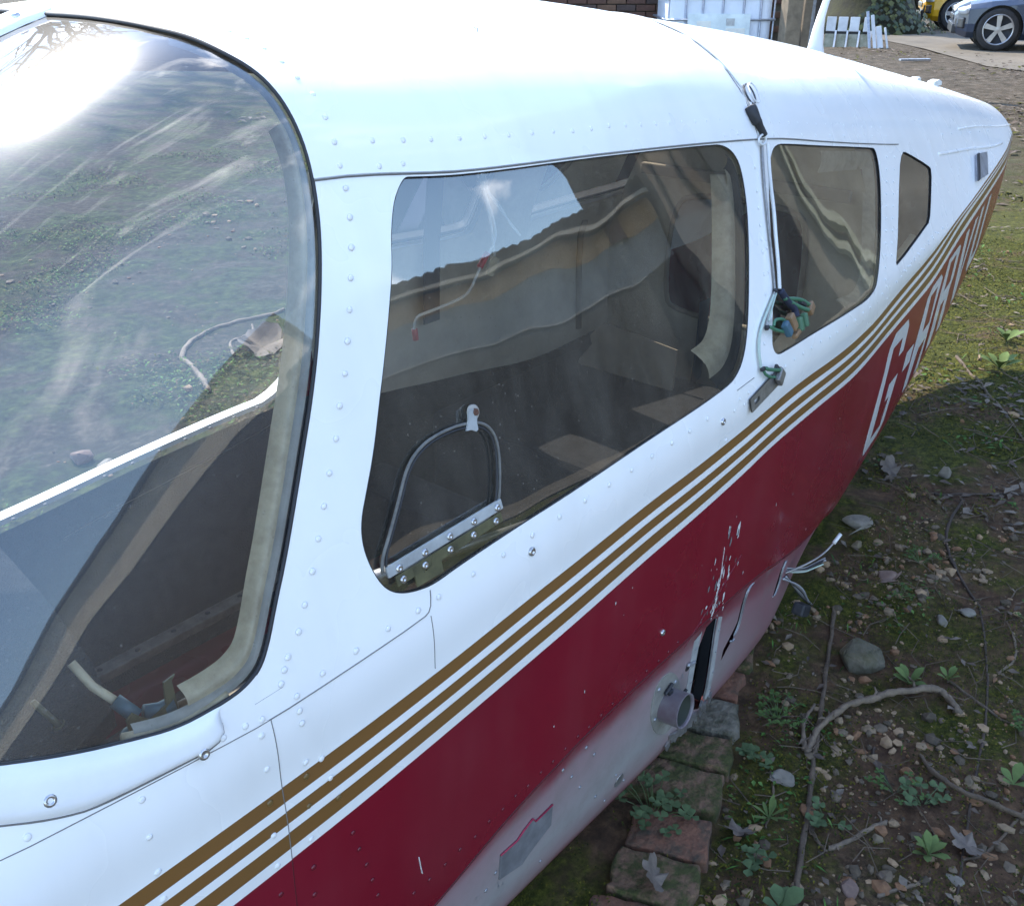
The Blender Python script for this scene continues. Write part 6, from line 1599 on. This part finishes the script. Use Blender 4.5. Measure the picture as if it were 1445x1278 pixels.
# cars
M['carblue'] = mat('car_blue', (.030, .048, .088), .35, metal=.1, var=.05, coat=.4)
M['caryellow'] = mat('car_yellow', (.60, .33, .008), .3, var=.06, coat=.8)
M['carblack'] = mat('car_black_plastic', (.025, .027, .032), .45, var=.2)
M['tyre'] = mat('tyre', (.03, .03, .032), .8, var=.3)
M['rim'] = mat('wheel_rim', (.42, .42, .43), .35, metal=.7, var=.15)
M['rimdark'] = mat('wheel_inner', (.045, .05, .06), .5)
M['headlamp'] = mat('headlamp', (.55, .58, .62), .15, metal=.2, var=.15, scale=20)
M['carglass'] = mat('car_glass', (.03, .035, .04), .08, var=.1)
def car(name, label, wheel, ang, body_m, wheel_r=.345, oh=.72, L=4.6, W=1.84, spoke=5):
    """wheel: ground point under the near front wheel; the nose points away from 'back'"""
    back = Matrix.Rotation(ang, 3, 'Z') @ Vector((.644, -.765, 0))
    near = Vector((back.y, -back.x, 0))
    if near.dot(Vector((-.77, -.64, 0))) < 0: near = -near
    hw = W / 2
    org = Vector((wheel[0], wheel[1], 0)) - back * oh - near * (hw - .10)
    T = Matrix((back, near, Vector((0, 0, 1)))).transposed().to_4x4(); T.translation = org
    t = empty(name, tuple(org), label, 'car', 'parked cars'); t['_world'] = 1
    # body sections: x, half width, sill z, belt z, top z
    SEC = [(0.0, .58, .34, .55, .62), (.05, .72, .26, .60, .70), (.22, .86, .20, .66, .79), (.55, .91, .19, .70, .86), (.95, .92, .18, .74, .90), (1.45, .92, .18, .80, .95), (2.1, .92, .18, .84, .97), (3.0, .92, .18, .86, .98), (3.9, .91, .20, .88, 1.0), (4.35, .86, .26, .86, .99), (4.6, .66, .40, .80, .93)]
    V = []; k = 14
    for (x, w, z0, zb, zt) in SEC:
        w *= W / 1.84
        half = [(w * .86, z0), (w * .985, z0 + .10), (w, (z0 + zb) / 2), (w * .985, zb), (w * .90, zb + (zt - zb) * .55), (w * .66, zt - (zt - zb) * .08), (w * .3, zt)]
        ring = half + [(-a, b) for a, b in reversed(half)]
        for (a, b) in ring: V.append(T @ Vector((x, a, b)))
    Fb = [(i * k + j, i * k + (j + 1) % k, (i + 1) * k + (j + 1) % k, (i + 1) * k + j) for i in range(len(SEC) - 1) for j in range(k)] + [tuple(range(k - 1, -1, -1)), tuple(range((len(SEC) - 1) * k, len(SEC) * k))]
    bo = mesh('body', V, Fb, body_m, t, False)
    # wheel arches cut out
    cut = MB()
    for xw in (oh, oh + 2.72):
        for sd in (1, -1):
            cut.lathe([(.0001, -.19), (wheel_r + .045, -.19), (wheel_r + .045, .19), (.0001, .19)], T @ Vector((xw, sd * hw * .95, wheel_r)), near, 28)
    co = cut.build('cutter', body_m, None)
    co.parent = None
    md = bo.modifiers.new('arch', 'BOOLEAN'); md.operation = 'DIFFERENCE'; md.object = co; md.solver = 'EXACT'
    bpy.context.view_layer.update()
    dg = bpy.context.evaluated_depsgraph_get()
    nm = bpy.data.meshes.new_from_object(bo.evaluated_get(dg))
    bo.modifiers.clear(); bo.data = nm
    bpy.data.objects.remove(co)
    bv = bo.modifiers.new('round', 'BEVEL'); bv.width = .02; bv.segments = 2; bv.limit_method = 'ANGLE'; bv.angle_limit = math.radians(25)
    # glasshouse
    G = [(1.45, .74, .93, .95), (2.15, .66, .95, 1.36), (2.9, .66, .96, 1.43), (3.7, .64, .97, 1.36), (4.3, .70, .97, 1.0)]
    V = []
    for (x, w, za, zt) in G:
        for (a, b) in ((w + .12, za), (w, zt - .05), (w * .7, zt), (-w * .7, zt), (-w, zt - .05), (-w - .12, za)): V.append(T @ Vector((x, a, b)))
    mesh('glasshouse', V, [(i * 6 + j, i * 6 + j + 1, (i + 1) * 6 + j + 1, (i + 1) * 6 + j) for i in range(4) for j in range(5)], M['carglass'], t, True)
    def part(name_, b, m, par=t, smooth=False):
        b.V = [tuple(T @ Vector(v)) for v in b.V]; return b.build(name_, m, par, smooth)
    for xw in (oh, oh + 2.72):
        for sd in (1, -1):
            yc = sd * (hw - .12)
            c = Vector((xw, yc, wheel_r))
            part('arch_liner', MB().lathe([(wheel_r + .05, .02 * sd), (wheel_r + .05, -.14 * sd), (.0001, -.14 * sd)], c, (0, 1, 0), 28), M['carblack'])
            wh = part('wheel', MB().lathe([(wheel_r * .72, .095), (wheel_r * .93, .10), (wheel_r, .07), (wheel_r, -.09), (wheel_r * .9, -.1)], c, (0, sd, 0), 36), M['tyre'], t, True)
            part('rim', MB().lathe([(wheel_r * .74, .085), (wheel_r * .70, .095), (wheel_r * .66, .075), (wheel_r * .62, .02), (.0001, .015)], c, (0, sd, 0), 36), M['rimdark'], wh, True)
            sp_ = MB()
            for q in range(spoke):
                a = 2 * math.pi * q / spoke + .35
                d = Vector((math.cos(a), 0, math.sin(a))); e_ = Vector((-math.sin(a), 0, math.cos(a)))
                pts = [c + d * wheel_r * .10 - e_ * .028, c + d * wheel_r * .67 - e_ * .045, c + d * wheel_r * .67 + e_ * .045, c + d * wheel_r * .10 + e_ * .028]
                o_ = Vector((0, sd, 0))
                sp_.add([p + o_ * .088 for p in pts] + [p + o_ * .06 for p in pts], [(0, 1, 2, 3), (0, 1, 5, 4), (1, 2, 6, 5), (2, 3, 7, 6), (3, 0, 4, 7)])
            sp_.lathe([(.0001, .095), (.05, .092), (.055, .07)], c, (0, sd, 0), 16)
            sp_.lathe([(wheel_r * .735, .094), (wheel_r * .70, .100), (wheel_r * .665, .090)], c, (0, sd, 0), 36)
            part('spokes', sp_, M['rim'], wh)
    # bumper, grille, lamps, sill
    part('bumper_insert', MB().box((.045, 0, .34), (.14, 1.30, .16), bev=.03), M['carblack'])
    part('grille', MB().box((.03, 0, .52), (.10, 1.0, .09), bev=.02), M['carblack'])
    for sd in (1, -1):
        part('fog_lamp_recess', MB().box((.14, sd * .70, .44), (.16, .24, .18), Matrix.Rotation(sd * -.6, 3, 'Z'), bev=.03), M['carblack'])
        part('headlamp', MB().box((.20, sd * .70, .655), (.30, .22, .10), Matrix.Rotation(sd * -.75, 3, 'Z') @ Matrix.Rotation(-.2, 3, 'Y'), bev=.035), M['headlamp'])
        part('side_skirt', MB().box((2.2, sd * (hw * .97), .20), (1.75, .06, .12), bev=.02), M['carblack'])
        part('door_mirror', MB().box((1.75, sd * (hw + .08), 1.0), (.12, .20, .13), bev=.04), body_m)
        for xd in (1.35, 2.45, 3.35):
            part('door_gap', MB().box((xd, sd * (hw + .001), .58), (.008, .012, .56)), M['carblack'])
        part('door_handle', MB().box((2.25, sd * (hw + .006), .80), (.18, .02, .025), bev=.006), body_m)
    part('underside', MB().box((2.3, 0, .24), (3.9, 1.5, .12)), M['carblack'])
    return t
car('parked_car', 'blue-grey car with five-spoke alloy wheel parked at the top right', (19.75, 4.36), math.radians(-19), M['carblue'])
car('parked_car', 'yellow car parked behind the nose of the blue-grey car', (24.58, 6.64), math.radians(-16), M['caryellow'], spoke=7)
# dark bin beside the yellow car
db = MB().lathe([(.0001, 0), (.24, 0), (.30, .9), (.32, .92), (.32, .98), (.0001, 1.05)], (0, 0, 0), (0, 0, 1), 16).build('waste_bin', M['carblack'], None, True)
db.location = (29.6, 9.4, 0); tag(db, 'dark round waste bin standing left of the yellow car', 'bin')

# low brick outbuilding on the camera's own side, seen only as a reflection in the side windows
ob = empty('outbuilding', (9, -14, 0), 'long low brick outbuilding with a dark roof edge mirrored in the front side window', 'building'); ob['_world'] = 1
M['ochre'] = mat('ochre_brick', (.48, .30, .15), .9, var=.2, scale=3, col2=(.34, .20, .10))
M['barnplinth'] = mat('barn_plinth', (.13, .115, .09), .9, var=.25, scale=2)
M['paleboards'] = mat('pale_boards', (.88, .76, .58), .9, var=.12, scale=2)
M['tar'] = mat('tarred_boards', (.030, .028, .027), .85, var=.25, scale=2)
M['shed_grey'] = mat('grey_render', (.24, .235, .225), .9, var=.15, scale=1.5)
M['barnbrown'] = mat('barn_brown', (.075, .058, .045), .9, var=.25, scale=1.2, col2=(.12, .09, .065))
M['rooftile'] = mat('dark_roof', (.045, .042, .040), .8, var=.3, scale=6)
M['darkred'] = mat('dark_red_brick', (.12, .045, .03), .9, var=.2, scale=5)
oA = Vector((-3.0, -17.75, 0)); od = Vector((.70, .714, 0)).normalized(); on = Vector((-.714, .70, 0))   # long wall, its face looks back at the aircraft
Ro = Matrix((od, -on, Vector((0, 0, 1)))).transposed()
LW = 18.4
def slab(t0, t1, z0, z1, d0, d1, name, m, par=None):
    c = oA + od * (t0 + t1) / 2 + on * (d0 + d1) / 2 + Vector((0, 0, (z0 + z1) / 2))
    return MB().box(c, (t1 - t0, abs(d1 - d0), z1 - z0), Ro).build(name, m, par or ob)
slab(12, LW, 1.90, 2.36, 0, -4, 'rendered_wall', M['shed_grey'])
slab(12, LW, -.05, 1.90, -.02, -4, 'tarred_plinth', M['tar'])  # wall foot coloured near-black so its reflection in the side window stays dark
slab(0, 11.95, -.05, 2.62, .1, -4, 'plank_wall', M['barnbrown'])
slab(0, 11.95, 2.62, 3.22, .12, -4, 'board_band', M['paleboards'])
slab(-.1, 12.0, 3.23, 3.28, .30, -4.1, 'roof', M['rooftile'])
slab(12, LW, 2.36, 2.575, .02, -3.98, 'brick_band', M['ochre'])
slab(13.2, 13.9, 2.38, 2.55, .06, -.2, 'brick_patch', M['darkred'])
slab(17.3, 17.6, 2.36, 2.57, .10, -.2, 'brick_pier', M['darkred'])
rf = MB(); V = []; nseg = 120
for k in range(nseg + 1):
    t = 11.9 + (LW - 11.9) * k / nseg; z = .03 * abs(math.sin(k * 1.1))
    for d, zz in ((.30, 2.60), (.32, 2.70 + z), (-2.0, 2.73 + z), (-4.2, 2.6)):
        p = oA + od * t + on * d; V.append((p.x, p.y, zz))
rf.add(V, [(k * 4 + j, k * 4 + 4 + j, k * 4 + 5 + j, k * 4 + 1 + j) for k in range(nseg) for j in range(3)])
rf.build('roof', M['rooftile'], ob)
slab(12, LW, 2.565, 2.60, .34, .22, 'gutter', mat('gutter_pale', (.30, .27, .22), .6))
# taller barn at its end
barn = empty('barn', tuple(oA + od * 21), 'tall dark brown barn mirrored in the rear side window', 'building'); barn['_world'] = 1
slab(LW + .05, LW + 9, 2.1, 6.0, .6, -6, 'wall', M['barnbrown'], barn)
slab(LW + .05, LW + 9, -.05, 2.1, .65, -6, 'plinth', M['barnplinth'], barn)
slab(LW - .2, LW + 9.3, 6.0, 6.25, 1.0, -6.4, 'roof', M['rooftile'], barn)
M['barndark'] = mat('barn_opening', (.012, .012, .012), .9)
for t0, t1, z0, z1 in ((19.4, 20.5, 0, 3.4), (22.0, 22.9, 2.4, 4.4), (24.5, 26.2, 0, 3.8)):
    slab(t0, t1, z0, z1, .70, .2, 'doorway', M['barndark'], barn)
for t in (21.1, 21.35, 23.6, 26.6):
    slab(t, t + .10, 0, 5.9, .80, .70, 'drainpipe', M['panelstone'], barn)
for k in range(18):
    t = LW + .2 + k * .5
    slab(t, t + .03, 2.12, 5.98, .64, .5, 'board_gap', M['barndark'], barn)
slab(LW, LW + 9, 4.9, 5.05, .74, .5, 'beam', M['oldtimber'], barn)

# bare tree in front of the nose, mirrored in the windshield
tr = empty('bare_tree', (9.5, 26.0, 0), 'tall leafless tree mirrored in the top of the windshield', 'tree')
tm = MB()
def grow(p, d, l, r, lev):
    q = [p]
    dd = Vector(d)
    for k in range(4):
        dd = (dd + Vector((random.uniform(-.22, .22), random.uniform(-.22, .22), random.uniform(-.08, .16)))).normalized()
        q.append(q[-1] + dd * l / 4)
    tm.tube(q, [r * (1 - .11 * k) for k in range(5)], 6 if lev < 2 else 4, 0, False)
    if lev < 5:
        for k in range(3 if lev < 4 else 4):
            a = q[random.choice((2, 3, 4, 4))]
            nd = (dd + Vector((random.uniform(-.9, .9), random.uniform(-.9, .9), random.uniform(-.35, .6)))).normalized()
            grow(a, nd, l * random.uniform(.6, .82), r * .56, lev + 1)
grow(Vector((0, 0, -.1)), (0, 0, 1), 3.0, .22, 0)
tm.V = [tuple(q * 2.5 for q in v) for v in tm.V]
tm.build('trunk', M['bark'], tr)
